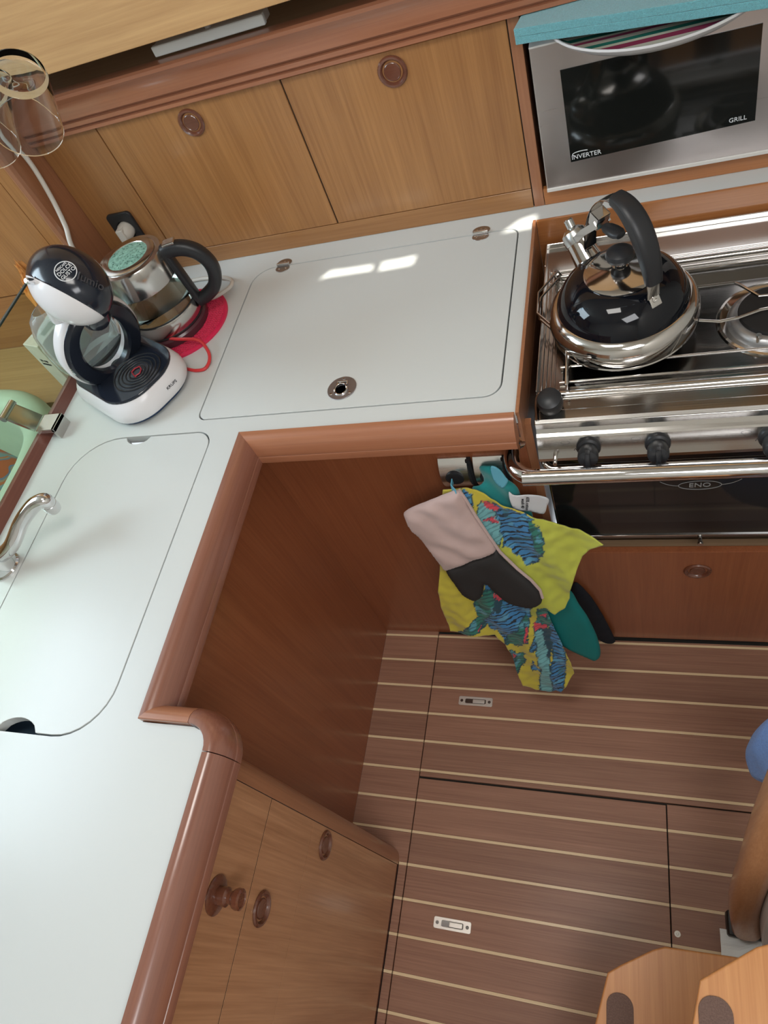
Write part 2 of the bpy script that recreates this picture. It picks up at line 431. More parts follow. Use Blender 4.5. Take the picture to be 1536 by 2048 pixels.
rp = MB().shape(circ(c.x, c.y, 0.0275, 40), (), 0.0018, Matrix.Translation((0, 0, H)), 0.0006).build('ring_pull_plate', steel('pull_plate_steel', (0.40, 0.39, 0.42), 0.42), lid)
MB().lathe([(0.0135, 0.0018), (0.0125, 0.003), (0.011, 0.0018), (0.0095, 0.001), (0, 0.001)], Matrix.Translation((c.x, c.y - 0.005, H)), 32).build('cup', bpy.data.materials['pull_plate_steel'], rp)
MB().tube([(c.x + 0.0115 * math.cos(a), c.y - 0.005 + 0.0115 * math.sin(a), H + 0.0036 + 0.002 * math.sin(a)) for a in [2 * PI * k / 28 for k in range(28)]], 0.0021, 8, True).build('ring', M_CHROME, rp)
MB().tube([(c.x - 0.0095, c.y + 0.006, H + 0.003), (c.x - 0.0095, c.y + 0.0125, H + 0.004), (c.x + 0.0095, c.y + 0.0125, H + 0.004), (c.x + 0.0095, c.y + 0.006, H + 0.003)], 0.0019, 8).build('bail', M_CHROME, rp)
for a in (90, 215, 325):
    MB().lathe([(0.0028, 0.0016), (0.0022, 0.0028), (0, 0.003)], Matrix.Translation((c.x + 0.022 * math.cos(math.radians(a)), c.y + 0.022 * math.sin(math.radians(a)), H)), 12).build('screw', M_CHROME, rp)

# sink lid with finger notches
o2 = rrect(-0.3680, -0.5495, -0.0660, 0.0150, (0.058, 0.083, 0.033, 0.098))


def notch(poly, side, xa, xb, depth, yedge):
    """cut a rounded bite into the straight edge y=yedge"""
    out = []; m_ = []
    n = 10
    for k in range(n + 1):
        t = k / n; x = xa + (xb - xa) * t; m_.append((x, yedge + side * depth * math.sin(PI * t) ** 0.55))
    done = False
    P = poly
    for i, p in enumerate(P):
        out.append(p); q = P[(i + 1) % len(P)]
        if abs(p[1] - yedge) < 1e-6 and abs(q[1] - yedge) < 1e-6 and not done and abs(q[0] - p[0]) > 0.05:
            seq = m_ if (q[0] > p[0]) == (xb > xa) else m_[::-1]
            out += seq; done = True
    return out


o2 = notch(o2, -1, -0.261, -0.204, 0.017, 0.0150)
o2 = notch(o2, 1, -0.258, -0.180, 0.02, -0.5495)
sl_ = MB().shape(o2, (), 0.018, Matrix.Translation((0, 0, H - 0.018)), 0.0007).build('sink_cover', M_WHITE)
tag(sl_, 'flush white sink cover with rounded corners and finger notches, beside the tap', 'sink cover')

# ledge, glass screen and its clamp on the saloon side
ld = MB(); ld.add([(-0.4575, y, 0.9) for y in (-1.4, 0.44)] + [(-0.4685, y, 0.9185) for y in (-1.4, 0.44)] + [(-0.4785, y, 0.9185) for y in (-1.4, 0.44)] + [(-0.4785, y, 0.86) for y in (-1.4, 0.44)] + [(-0.4575, y, 0.86) for y in (-1.4, 0.44)],
                  [[0, 1, 3, 2], [2, 3, 5, 4], [4, 5, 7, 6], [6, 7, 9, 8], [8, 9, 1, 0], [0, 2, 4, 6, 8], [9, 7, 5, 3, 1]])
ld.build('trim_1', wood('ledge_mahogany', (0.14, 0.05, 0.04), (0.19, 0.075, 0.055), 'y', 0.3, 0.4), kind='structure')
gs = thing('glass_screen', 'green-tinted glass splash screen standing along the sink worktop', 'screen', (-0.475, -0.2, 0.9185))
MB().box(-0.4765, -1.3, 0.9190, -0.4725, 0.335, 1.099).build('pane', M_PANE, gs)
MB().box(-0.4775, -1.3, 1.099, -0.4715, 0.335, 1.103, 0.001).build('edge_strip', mat('dark_pane_edge', (0.03, 0.045, 0.04), 0.2), gs)
cl = MB()
cc = at(112, 850, 'z', 0.93)
cl.box(-0.489, 0.012, 0.9188, -0.4425, 0.052, 0.9235, 0.001); cl.box(-0.4465, 0.012, 0.901, -0.4425, 0.052, 0.9235, 0.001)
clt = thing('screen_clamp', 'chrome bracket clamping the glass screen beside the coffee machine', 'clamp', (-0.46, 0.03, 0.9))
cb = MB().box(-0.4720, 0.026, 0.9195, -0.4270, 0.070, 0.9290, 0.0012).box(-0.4340, 0.026, 0.9005, -0.4270, 0.070, 0.9290, 0.0012)
cb.build('front_block', M_STEELX, clt)
MB().box(-0.060, 0.030, -0.004, 0.0, 0.070, 0.004, 0.0015, 2, Matrix.Translation((-0.480, 0, 0.925)) @ Matrix.Rotation(math.radians(46), 4, 'Y')).tube([(-0.522, 0.027, 0.969), (-0.522, 0.073, 0.969)], 0.008, 16).build('rear_arm', M_STEELX, clt)

# saloon beyond the screen
MB().box(-1.7, 0.235, 0.76, -0.503, 0.454, 0.80).build('saloon_shelf', wood('olive_shelf_teak', (0.27, 0.165, 0.062), (0.40, 0.26, 0.11), 'x', 0.4, 0.3), base=(-1.0, 0.2, 0.76))
tag(bpy.data.objects['saloon_shelf'], 'wooden shelf behind the glass screen under the box', 'shelf')
lk = thing('saloon_locker', 'orange teak locker front beyond the glass screen', 'locker', (-0.95, 0.46, 0.80))
MB().box(-0.5465, 0.455, 0.80, -0.505, 0.475, 1.75).build('side_panel', W_WELL and W_DOOR, lk)
MB().box(-1.05, 0.455, 0.955, -0.5485, 0.475, 1.75, 0.001).build('door', W_DOOR, lk)
MB().box(-1.7, 0.455, 0.955, -1.052, 0.475, 1.75, 0.001).build('door', W_DOOR, lk)
MB().box(-1.7, 0.455, 0.80, -0.5485, 0.475, 0.952).build('bottom_rail', W_DOORX, lk)
# partition post between galley and saloon
MB().shape([(-0.51, 0.56), (-0.51, 0.452), (-0.500, 0.440), (-0.492, 0.4355), (-0.484, 0.4375), (-0.4795, 0.445), (-0.479, 0.56)], (), 0.88, Matrix.Translation((0, 0, 0.901))).build('partition_post', W_TRIMZ)
tag(bpy.data.objects['partition_post'], 'reddish rounded wooden post between the galley and the saloon', 'post')
# settee backrest (curved) with piping and a patterned cushion
st = thing('settee', 'pale green vinyl settee back curving behind the glass screen', 'sofa', (-1.0, -0.2, 0.3))
bk = []
pth = [Vector((x_, y_ + 0.035, 0.785)) for x_, y_ in ((-1.3, 0.155), (-0.9, 0.155), (-0.74, 0.155), (-0.655, 0.135), (-0.585, 0.085), (-0.545, 0.030), (-0.531, -0.03), (-0.528, -0.10), (-0.528, -0.4), (-0.528, -0.95))]; pth = bez(pth, 8)
MB().sweep(pth, rrect(-0.040, -0.30, 0.040, 0.10, (0.02, 0.02, 0.039, 0.039), 6), up=(0, 0, 1)).build('backrest', M_GREENU, st)
MB().tube([p + Vector((0, 0, 0.094)) + Vector((-0.0, -0.0, 0)) for p in pth], 0.005, 8).build('piping', M_GREENU, st)
MB().box(-1.6, -0.95, 0.40, -0.62, -0.08, 0.56, 0.04, 4).build('seat', M_GREENU, st)
M_CUSH = bpy.data.materials.new('striped_cushion_print'); M_CUSH.use_nodes = True
N, L = nt(M_CUSH); b_ = N['Principled BSDF']; b_.inputs['Roughness'].default_value = 0.85
tc = N.new('ShaderNodeTexCoord'); wv = N.new('ShaderNodeTexWave'); wv.inputs['Scale'].default_value = 7; wv.inputs['Distortion'].default_value = 7; wv.inputs['Detail'].default_value = 2; wv.inputs['Detail Scale'].default_value = 1.2
L.new(tc.outputs['Object'], wv.inputs['Vector']); cr = N.new('ShaderNodeValToRGB'); cr.color_ramp.interpolation = 'CONSTANT'
for i, (p_, c_) in enumerate(((0, (0.55, 0.16, 0.08)), (0.25, (0.20, 0.26, 0.42)), (0.45, (0.38, 0.34, 0.27)), (0.62, (0.60, 0.20, 0.10)), (0.82, (0.25, 0.38, 0.45)))):
    e = cr.color_ramp.elements[i] if i < 2 else cr.color_ramp.elements.new(p_)
    e.position = p_; e.color = (*c_, 1)
L.new(wv.outputs['Fac'], cr.inputs['Fac']); L.new(cr.outputs['Color'], b_.inputs['Base Color'])


def pillow(c, ux, uy, hw, hh, T, n=20, p=3.2):
    ux = Vector(ux).normalized(); uy = Vector(uy).normalized(); nn = ux.cross(uy); vs = []; fs = []
    for s_ in (1, -1):
        for i in range(n + 1):
            for j in range(n + 1):
                a = -1 + 2 * i / n; b = -1 + 2 * j / n
                k = (1 - abs(a) ** p) * (1 - abs(b) ** p); pin = 1 - 0.06 * (a * a * b * b)
                vs.append(Vector(c) + ux * a * hw * pin + uy * b * hh * pin + nn * s_ * T * (max(0, k) ** 0.5))
    m_ = (n + 1) ** 2
    for s_ in (0, 1):
        for i in range(n):
            for j in range(n):
                q = s_ * m_ + i * (n + 1) + j; f = [q, q + n + 1, q + n + 2, q + 1]; fs.append(f if s_ == 0 else f[::-1])
    b = MB(); b.add(vs, fs, True); return b


cu = pillow((-0.655, -0.14, 0.735), (0, 1, 0), (-0.45, 0, 1), 0.22, 0.17, 0.055).build('cushion', M_CUSH)
tag(cu, 'orange and blue wavy patterned cushion leaning on the green settee', 'cushion')

# box and crumpled bag behind the screen
bxm = mat('printed_carton', (0.62, 0.60, 0.50), 0.5, varc=0.06, vscale=60)
zb = 0.800
q0 = at(45, 683, 'z', 1.04); q1 = at(128, 775, 'z', 0.907)
bx = thing('coffee_pod_box', 'olive grey carton standing behind the glass beside the coffee machine', 'box', (-0.60, 0.24, zb + 0.0005))
bM = frame((-0.545, 0.185, zb + 0.0005), (0.93, 0.37, 0), (0, 0, 1)); bM = frame((-0.562, 0.222, zb + 0.0005), (0.30, 0.95, 0), (0, 0, 1))
MB().box(0, -0.052, 0, 0.110, 0.0, 0.190, 0.0012, 1, bM).build('carton', bxm, bx)
MB().box(0.030, -0.042, 0.1901, 0.100, -0.022, 0.1904, M=bM).build('print_panel', mat('carton_green_panel', (0.16, 0.22, 0.13), 0.5), bx)
text('NESCAFE', 0.018, bM @ frame((0.060, -0.012, 0.1903), (1, 0, 0), (0, 0, 1)), M_PRINT, bx)
text('16 cap\nintenso', 0.010, bM @ frame((-0.0004, -0.026, 0.14), (0, -1, 0), (-1, 0, 0)), M_PRINTD, bx)
bgm = mat('orange_wrapper_film', (0.72, 0.30, 0.08), 0.35, varc=0.35, vscale=30, trans=0.2)
bag = bmesh.new(); bmesh.ops.create_icosphere(bag, subdivisions=4, radius=1)
for v in bag.verts:
    d = noise.noise(v.co * 2.2) * 0.42 + noise.noise(v.co * 6) * 0.16
    r_ = 1 + d; tz = v.co.z
    k = 1.0 - 0.55 * max(0, tz)
    v.co = Vector((v.co.x * r_ * 0.040 * k, v.co.y * r_ * 0.036 * k, 0.062 + tz * 0.058 + 0.02 * max(0, noise.noise(v.co * 5 + Vector((5, 5, 5))) + 0.1) * (1 if tz > 0.3 else 0)))
    v.co.z = max(0.0004, v.co.z)
    v.co.z *= 2.2; v.co += Vector((-0.600, 0.395, zb))
sb = MB().bm(bag, False)
sb.build('snack_bag', bgm); tag(bpy.data.objects['snack_bag'], 'crumpled orange and yellow wrapper bag behind the glass screen', 'bag')

# ================================================================ BASE CABINETS
bc = thing('sink_cabinet', 'tall brown teak cabinet with drawers under the sink worktop', 'cabinet', (0.05, -0.9, 0))
MB().box(-0.03, -0.52, 0.0, -0.009, 0.03, 0.856).build('side_panel', W_RED, bc)
MB().box(-0.03, -0.546, 0.0, 0.105, -0.5285, 0.856).build('end_panel', W_RED, bc)
# rounded corner post
ppost = [(0.1215, -0.5635)] + [(0.0985 + 0.023 * math.cos(a), -0.5515 + 0.023 * math.sin(a)) for a in [k / 8 * PI / 2 for k in range(9)]] + [(0.0985, -0.5635)]
MB().shape(ppost, (), 0.8555, Matrix.Translation((0, 0, 0.0))).build('corner_post', W_TRIMZ, bc)
XF = 0.122


def knob_round(pos, nrm, parent, r=0.0265, name='knob'):
    M = frame(pos, (0, 0, 1) if abs(nrm[2]) < .5 else (1, 0, 0), nrm)
    k = MB().lathe([(r, 0), (r, 0.0012), (r * .93, 0.0035), (r * .8, 0.0038), (r * .68, 0.0005), (r * .60, -0.004)], M, 36, cap=False).build(name, W_KNOB, parent)
    MB().lathe([(r * .58, -0.004), (r * .575, 0.0012), (r * .53, 0.0022), (r * .50, 0.0014), (r * .1, 0.0010), (0, 0.0010)], M, 32).build('push_button', W_KNOB, k)
    MB().lathe([(r * .72, -0.0042), (0, -0.0042)], M, 24, cap=False).build('cup', W_KNOB, k)
    return k


MB().box(0.070, -1.4, 0.0, 0.094, -0.5645, 0.8545).build('carcass', M_GAP, bc)
segs = [('drawer_front', 0.6925, 0.843, None), ('drawer_front', 0.5190, 0.6895, None), ('door', 0.030, 0.5165, None)]
d1 = MB().box(0.0945, -1.4, 0.6925, XF, -0.5650, 0.853).build('drawer_front', W_CAB, bc)
d2 = MB().box(0.0945, -1.4, 0.5187, XF, -0.5650, 0.6895).build('drawer_front', W_CAB, bc)
d3 = MB().box(0.0945, -1.4, 0.012, XF, -0.5650, 0.5171).build('door', W_CAB, bc)
MB().box(0.094, -1.4, 0.6896, XF - 0.0008, -0.5650, 0.6924).build('seam_shade_strip', M_GAP, bc)  # black strips added in both seams stand in for their shade
MB().box(0.094, -1.4, 0.5172, XF - 0.0006, -0.5650, 0.5186).build('seam_shade_strip', M_GAP, bc)
MB().box(0.110, -1.4, 0.0, 0.1205, -0.5645, 0.011).build('plinth', W_TRIMY, bc)
knob_round((XF + 0.0006, -0.712, 0.6439), (1, 0, 0), d2, 0.0255)
knob_round((XF + 0.0006, -0.5935, 0.451), (1, 0, 0), d3, 0.0255)
Mk = frame((XF, -0.7085, 0.785), (0, 0, 1), (1, 0, 0))
pk = MB().lathe([(0.0255, 0), (0.0255, 0.002), (0.021, 0.004), (0.0125, 0.005)], Mk, 32).build('knob', W_KNOB, d1)
MB().lathe([(0.0125, 0.005), (0.0125, 0.018), (0.0085, 0.021), (0.0085, 0.026), (0.0125, 0.030), (0.0140, 0.034), (0.0135, 0.039), (0.0100, 0.0405), (0.0090, 0.0392), (0, 0.0392)], Mk, 32).build('turned_grip', W_KNOB, pk)

ic = thing('icebox_cabinet', 'reddish teak cabinet front under the icebox lid, hooks mounted on it', 'cabinet', (0.25, 0.03, 0))
MB().box(-0.0085, 0.0225, 0.0, 0.4930, 0.0380, 0.8545).build('front_panel', W_RED, ic)
MB().box(0.4935, 0.0215, 0.0, 0.5085, 0.0340, 0.8545).build('end_panel', W_TRIMZ, ic)
# stove well lining
MB().box(0.4925, 0.0015, 0.835, 0.4985, 0.4815, 0.9075, 0.0012).box(0.4925, 0.035, 0.42, 0.4985, 0.4815, 0.835).build('well_side_fascia', W_TRIMZ, wt)
MB().box(0.4990, 0.4775, 0.42, 1.25, 0.4820, 0.9065, 0.0010).build('well_back_fascia', W_WELL, wt)
sdw = thing('stove_drawer_cabinet', 'reddish low drawer below the oven with one round knob', 'cabinet', (0.85, 0.04, 0))
dwf = MB().box(0.5105, 0.0205, 0.012, 1.25, 0.0350, 0.4365, 0.0012).build('drawer_front', W_RED, sdw)
MB().box(0.5105, 0.0355, 0.0, 1.25, 0.0520, 0.4340).box(0.5105, 0.052, 0.40, 1.25, 0.46, 0.41).build('carcass', W_DARK, sdw)
knob_round((0.778, 0.0200, 0.361), (0, -1, 0), dwf, 0.0265)

# ================================================================ UPPER LOCKERS
YW = 0.533
lc = thing('wall_locker', 'teak wall locker with two flap doors above the icebox lid', 'locker', (0.0, YW, 0.9))
MB().box(-0.4785, YW + 0.004, 0.9005, 0.506, YW + 0.02, 1.238).build('carcass', M_GAP, lc)
MB().box(-0.4785, YW, 0.9398, -0.3240, YW + 0.015, 1.2375, 0.0006, 1).build('side_panel', W_DOOR, lc)
da = MB().box(-0.3215, YW, 0.9405, 0.0865, YW + 0.018, 1.2368, 0.0008, 1).build('flap_door', W_DOOR, lc)
db = MB().box(0.0895, YW, 0.9405, 0.4905, YW + 0.018, 1.2355, 0.0008, 1).build('flap_door', W_DOOR, lc)
MB().box(-0.4785, YW - 0.0005, 0.9005, 0.4905, YW + 0.018, 0.9392, 0.0005, 1).build('bottom_rail', W_DOORX, lc)
MB().box(0.4925, YW - 0.0005, 0.9005, 0.5115, YW + 0.25, 1.238, 0.001).build('end_post', W_TRIMZ, lc)
knob_round((-0.1174, YW - 0.0006, 1.2028), (0, -1, 0), da)
knob_round((0.2909, YW - 0.0006, 1.2026), (0, -1, 0), db)
# moulding rail running above locker and microwave
pr = [(0.56, 1.2395), (0.5245, 1.2395), (0.5215, 1.2405), (0.5215, 1.2468), (0.5290, 1.2474), (0.5290, 1.2512), (0.5215, 1.2525), (0.5210, 1.2600), (0.5290, 1.2606), (0.5290, 1.2650), (0.5205, 1.2665),
      (0.5195, 1.2850), (0.5160, 1.2960), (0.5105, 1.3030), (0.5070, 1.3085), (0.5075, 1.3140), (0.5110, 1.3175), (0.5170, 1.3185), (0.5330, 1.3180), (0.5340, 1.2900), (0.56, 1.2900)]
rl = MB(); vs_ = []; n_ = len(pr)
for x in (-0.4785, 1.25):
    for y, z in pr: vs_.append((x, y, z))
rl.add(vs_, [[q, (q + 1) % n_, n_ + (q + 1) % n_, n_ + q] for q in range(n_)] + [list(range(n_))[::-1], [n_ + q for q in range(n_)]], True)
rl.build('shelf_rail', W_TRIM, sharp=25); tag(bpy.data.objects['shelf_rail'], 'long grooved mahogany shelf rail above locker doors and microwave', 'rail')
sh = MB().box(-0.4785, 0.5605, 1.2800, 1.25, 0.80, 1.2920).box(-0.4785, 0.72, 1.292, 1.25, 0.735, 1.50).build('open_shelf', W_DARK)
tag(sh, 'dark recessed shelf behind the grooved rail, under the pale board', 'shelf')
# pale board above
ub = thing('upper_locker', 'pale teak overhead board at the top left, glare on it', 'locker', (0.3, 0.46, 1.37))
MB().box(-0.9, 0.450, 1.3705, 1.25, 0.468, 1.95, 0.001, 1).build('face_board', W_BOARD, ub)
MB().box(-0.9, 0.468, 1.3800, 1.25, 0.55, 1.40).build('underside', W_DARK, ub)
# bar lamp
bl = thing('bar_lamp', 'slim silver bar lamp with a small push button, on the shelf above locker doors', 'lamp', (-0.01, 0.56, 1.3180))
Ml = frame((-0.0105, 0.5450, 1.3290), (1, 0, 0.035), (0, 0, 1))
MB().box(-0.112, -0.010, -0.0085, 0.112, 0.001, 0.0085, 0.0035, 3, Ml).build('light_strip', mat('pearl_diffuser', (0.82, 0.86, 0.85), 0.2), bl)
MB().box(-0.110, 0.001, -0.0075, 0.110, 0.028, 0.0075, 0.002, 2, Ml).build('housing', mat('grey_housing', (0.50, 0.46, 0.42), 0.4), bl)
MB().lathe([(0.006, 0), (0.006, 0.005), (0.004, 0.008), (0, 0.009)], Ml @ Matrix.Translation((0.003, 0.005, 0.0070)), 20).build('push_button', mat('grey_button', (0.45, 0.42, 0.42), 0.4), bl)

# ================================================================ MICROWAVE
mw = thing('microwave_oven', 'stainless steel microwave with black window in the wall niche', 'microwave', (0.75, 0.6, 0.9405))
x0, x1, z0, z1, yf = 0.5213, 0.955, 0.9365, 1.1915, 0.520
MB().box(x0 + 0.004, yf + 0.02, z0 + 0.006, x1, 0.79, z1 - 0.004).build('body', mat('dark_casing', (0.06, 0.06, 0.062), 0.4), mw)
MB().box(x0, yf, z0 + 0.004, x1, yf + 0.02, z1, 0.002).build('door', steel('brushed_door_steel', (0.60, 0.57, 0.565), 0.3, 'x'), mw)
MB().box(x0, yf - 0.0025, z0 - 0.001, x1, yf + 0.006, z0 + 0.0055, 0.001).build('door_lip', mat('pale_plastic_lip', (0.72, 0.70, 0.67), 0.35), mw)
MB().box(x0, yf - 0.001, z1 - 0.002, x0 + 0.08, yf + 0.02, z1 + 0.001, 0.001).build('door_lip', bpy.data.materials['pale_plastic_lip'], mw)
MB().box(x0 + 0.03, 0.56, 0.9025, x1 - 0.03, 0.75, z0 + 0.006).build('foot', M_BLACK, mw)
wx0, wx1, wz0, wz1 = 0.5675, 0.8635, 0.9905, 1.1474
Mf = frame((0, yf - 0.0004, 0), (1, 0, 0), (0, -1, 0))
MB().add([(0.5662, yf - 0.0012, 1.1476), (0.5692, yf - 0.0012, 0.9862), (0.8655, yf - 0.0012, 0.9984), (0.8611, yf - 0.0012, 1.1474), (0.5662, yf + 0.0005, 1.1476), (0.5692, yf + 0.0005, 0.9862), (0.8655, yf + 0.0005, 0.9984), (0.8611, yf + 0.0005, 1.1474)],
         [[0, 1, 2, 3], [0, 4, 5, 1], [1, 5, 6, 2], [2, 6, 7, 3], [3, 7, 4, 0]]).build('window', mat('black_glass_window', (0.010, 0.011, 0.010), 0.07, spec=0.5), mw)
text('INVERTER', 0.0115, frame((0.5965, yf - 0.0014, 0.9950), (1, 0, 0.03), (0, -1, 0)), M_PRINT, mw)
text('GRILL', 0.0105, frame((0.8390, yf - 0.0014, 1.0065), (1, 0, 0.03), (0, -1, 0)), M_PRINT, mw)
MB().tube([Vector((0.590, yf - 0.0014, 1.0000)) + Vector((-0.0170 + 0.020 * (1 + math.cos(a)) * 0.9, 0, 0.0045 * math.sin(a))) for a in [PI * 0.35 + PI * 0.9 * k / 12 for k in range(13)]], 0.0007, 6).build('swoosh', M_PRINT, mw)
# niche lining
nb = MB().box(0.5125, YW, 0.9005, 1.25, 0.79, 0.9020).box(0.5125, YW - 0.0005, 0.9005, 1.25, YW + 0.010, 0.9345, 0.001)
nb.build('niche_sill', W_WELL); tag(bpy.data.objects['niche_sill'], 'orange wooden sill lip under the microwave', 'sill')

# tray and folded towel on the microwave
ty = thing('serving_tray', 'round white-rimmed tray with striped inside lying on the microwave', 'tray', (0.72, 0.56, 1.192))
tcx, tcy, tr = 0.715, 0.558, 0.168
Mt = frame((tcx, tcy, 1.1945), (1, 0, 0.0), (0.0, 0.0, 1))
MB().lathe([(tr * 0.80, 0.001), (tr * 0.86, 0.0015), (tr * 0.93, 0.010), (tr * 0.985, 0.019), (tr, 0.0195), (tr, 0.016), (tr * 0.95, 0.008), (tr * 0.87, -0.001), (tr * 0.80, -0.001)], Mt, 72, cap=False).build('rim', mat('white_melamine', (0.72, 0.72, 0.74), 0.25), ty)
M_STR = bpy.data.materials.new('striped_melamine'); M_STR.use_nodes = True
N, L = nt(M_STR); b_ = N['Principled BSDF']; b_.inputs['Roughness'].default_value = 0.25
tc = N.new('ShaderNodeTexCoord'); sp_ = N.new('ShaderNodeSeparateXYZ'); L.new(tc.outputs['Object'], sp_.inputs[0])
ml_ = N.new('ShaderNodeMath'); ml_.operation = 'MULTIPLY'; ml_.inputs[1].default_value = 14; L.new(sp_.outputs['Y'], ml_.inputs[0])
fr_ = N.new('ShaderNodeMath'); fr_.operation = 'FRACT'; L.new(ml_.outputs[0], fr_.inputs[0])
cr = N.new('ShaderNodeValToRGB'); cr.color_ramp.interpolation = 'CONSTANT'
for i, (p_, c_) in enumerate(((0, (0.02, 0.16, 0.12)), (0.14, (0.62, 0.60, 0.50)), (0.27, (0.30, 0.045, 0.10)), (0.45, (0.60, 0.60, 0.48)), (0.55, (0.03, 0.18, 0.14)), (0.68, (0.5, 0.46, 0.38)), (0.82, (0.28, 0.05, 0.10)), (0.92, (0.62, 0.6, 0.5)))):
    e = cr.color_ramp.elements[i] if i < 2 else cr.color_ramp.elements.new(p_)
    e.position = p_; e.color = (*c_, 1)
L.new(fr_.outputs[0], cr.inputs['Fac']); L.new(cr.outputs['Color'], b_.inputs['Base Color'])
MB().lathe([(tr * 0.95, 0.0115), (tr * 0.86, 0.0030), (tr * .5, 0.0022), (0, 0.0022)], Mt, 64, cap=False).build('striped_base', M_STR, ty)
tw = bmesh.new()
tv = [at(1027, 47, 'z', 1.252), at(1026, 78, 'z', 1.222)]
tb = MB()
pa = Vector((0.5070, 0.4860, 0)); pb = Vector((0.862, 0.408, 0)); dr = (pb - pa).normalized(); nr = Vector((-dr.y, dr.x, 0))
prt = [(0, 0.0)]
secp = []
for lay in (0, 1):
    pass
Mtw = frame(pa + Vector((0, 0, 1.2150)), dr, (0, 0, 1))
tww = thing('folded_towel', 'folded turquoise terry towel lying on the tray over the microwave', 'towel', (0.68, 0.48, 1.214))
for i, (za, zb_) in enumerate(((0.0, 0.0120), (0.0120, 0.0235))):
    g = bmesh.new(); bmesh.ops.create_cube(g, size=1)
    bmesh.ops.subdivide_edges(g, edges=list(g.edges), cuts=10, use_grid_fill=True)
    for v in g.verts:
        x = (v.co.x + .5) * 0.40; y = (v.co.y + .5) * 0.165; z = za + (v.co.z + .5) * (zb_ - za)
        z += 0.0012 * noise.noise(Vector((x * 18, y * 18, i)))
        y += 0.003 * noise.noise(Vector((x * 9, i * 3.3, 0))) if v.co.y < 0 else 0
        z -= 0.010 * (x / 0.40) * 0
        v.co = Mtw @ Vector((x, y, z))
    bv = MB().bm(g, True)
    o_ = bv.build('fold', M_TURQ, tww)
    md = o_.modifiers.new('bevel', 'BEVEL'); md.width = 0.004; md.segments = 3; md.limit_method = 'ANGLE'

# ================================================================ STOVE
sv = thing('gimballed_stove', 'stainless steel gas stove and oven with black knobs', 'stove', (0.83, 0.24, 0.45))
XL, XR = 0.513, 1.15
MB().box(XL + 0.004, 0.035, 0.47, XR, 0.44, 0.832).build('oven_body', M_PAN, sv)
ZT = 0.850
# top frame ring and sunk pan
MB().shape(rrect(XL, 0.0225, XR, 0.468, 0.002), [rrect(0.556, 0.100, XR - 0.04, 0.355, 0.012)], 0.003, Matrix.Translation((0, 0, ZT - 0.003)), 0.0008).build('hob_frame', steel('hob_steel_dark_reflection', (0.40, 0.385, 0.36), 0.17, 'x'), sv)  # stove steel with a dark reflection put into its base colour
pan = MB()
ins = rrect(0.556, 0.100, XR - 0.04, 0.355, 0.012, 4); bot_ = rrect(0.572, 0.112, XR - 0.05, 0.325, 0.012, 4); n_ = len(ins)
pan.add([(x, y, ZT - 0.001) for x, y in ins] + [(x, y, ZT - 0.016) for x, y in bot_], [[q, (q + 1) % n_, n_ + (q + 1) % n_, n_ + q] for q in range(n_)] + [[n_ + q for q in range(n_)]])
pan.build('hob_pan', M_PAN, sv)
# folded left side guards
sg = MB()
for i, x in enumerate((0.5135, 0.520, 0.527, 0.534, 0.541)):
    sg.box(x, 0.085, ZT, x + 0.0022, 0.40, ZT + (0.0115 if i == 0 else 0.006 - 0.001 * i), 0.0006, 1)
sg.build('side_ribs', M_STEELX, sv)
MB().box(XL, 0.4645, ZT, XR, 0.4675, ZT + 0.010, 0.0008, 1).box(XL, 0.40, ZT, XL + 0.0022, 0.4645, ZT + 0.012, 0.0006, 1).build('back_flange', M_STEELX, sv)
MB().tube([(XL + 0.02, 0.372, ZT + 0.004), (XR, 0.372, ZT + 0.004)], 0.0055, 12).box(XL + 0.01, 0.389, ZT, XR, 0.3935, ZT + 0.003, 0.0008, 1).box(XL + 0.01, 0.357, ZT, XR, 0.3605, ZT + 0.004, 0.0008, 1).build('hinge_roll', M_STEEL, sv)
# rolled front edge and stepped top
MB().tube([(XL + 0.004, 0.083, ZT + 0.0005), (XR, 0.083, ZT + 0.0005)], 0.0075, 14).build('front_roll', M_STEEL, sv)
fp = [(0.0745, ZT - 0.001), (0.070, ZT + 0.0015), (0.050, ZT + 0.0015), (0.047, ZT + 0.0035), (0.029, ZT + 0.0035), (0.0225, ZT - 0.001), (0.0205, ZT - 0.010), (0.0225, ZT - 0.011), (0.0180, ZT - 0.0185), (0.0130, ZT - 0.0215), (0.0110, ZT - 0.0245), (-0.0030, 0.7910), (-0.0035, 0.7850), (0.0010, 0.7835), (0.0300, 0.7835), (0.05, 0.79), (0.07, 0.84)]
fm = MB(); n_ = len(fp)
fm.add([(x, y, z) for x in (XL + 0.002, XR) for y, z in fp], [[q, (q + 1) % n_, n_ + (q + 1) % n_, n_ + q] for q in range(n_)] + [list(range(n_))[::-1], [n_ + q for q in range(n_)]], False)
fm.build('control_panel', M_STEELX, sv)
# oven door
dr_ = MB().box(XL + 0.006, 0.0300, 0.4905, XR, 0.0360, 0.7600, 0.001).build('oven_door', M_GLASSBLK, sv)
MB().box(XL + 0.006, 0.0275, 0.4880, XR, 0.036, 0.4915, 0.0006).box(XL + 0.0035, 0.0275, 0.4880, XL + 0.0065, 0.0365, 0.76, 0.0006).build('door_edge', M_STEEL, dr_)
MB().box(0.60, 0.0296, 0.535, XR - 0.06, 0.0302, 0.72).build('viewing_glass', mat('smoked_viewing_glass', (0.022, 0.020, 0.019), 0.05), dr_)
hp = [(0.5240, 0.030, 0.7700), (0.5215, 0.016, 0.7690), (0.5225, 0.006, 0.7670), (0.5300, -0.0005, 0.7630), (0.5430, -0.0020, 0.7620), (0.60, -0.0020, 0.7620), (XR, -0.0020, 0.7620)]
MB().tube(bez(hp, 6), 0.0070, 14).build('door_handle', M_STEEL, dr_)
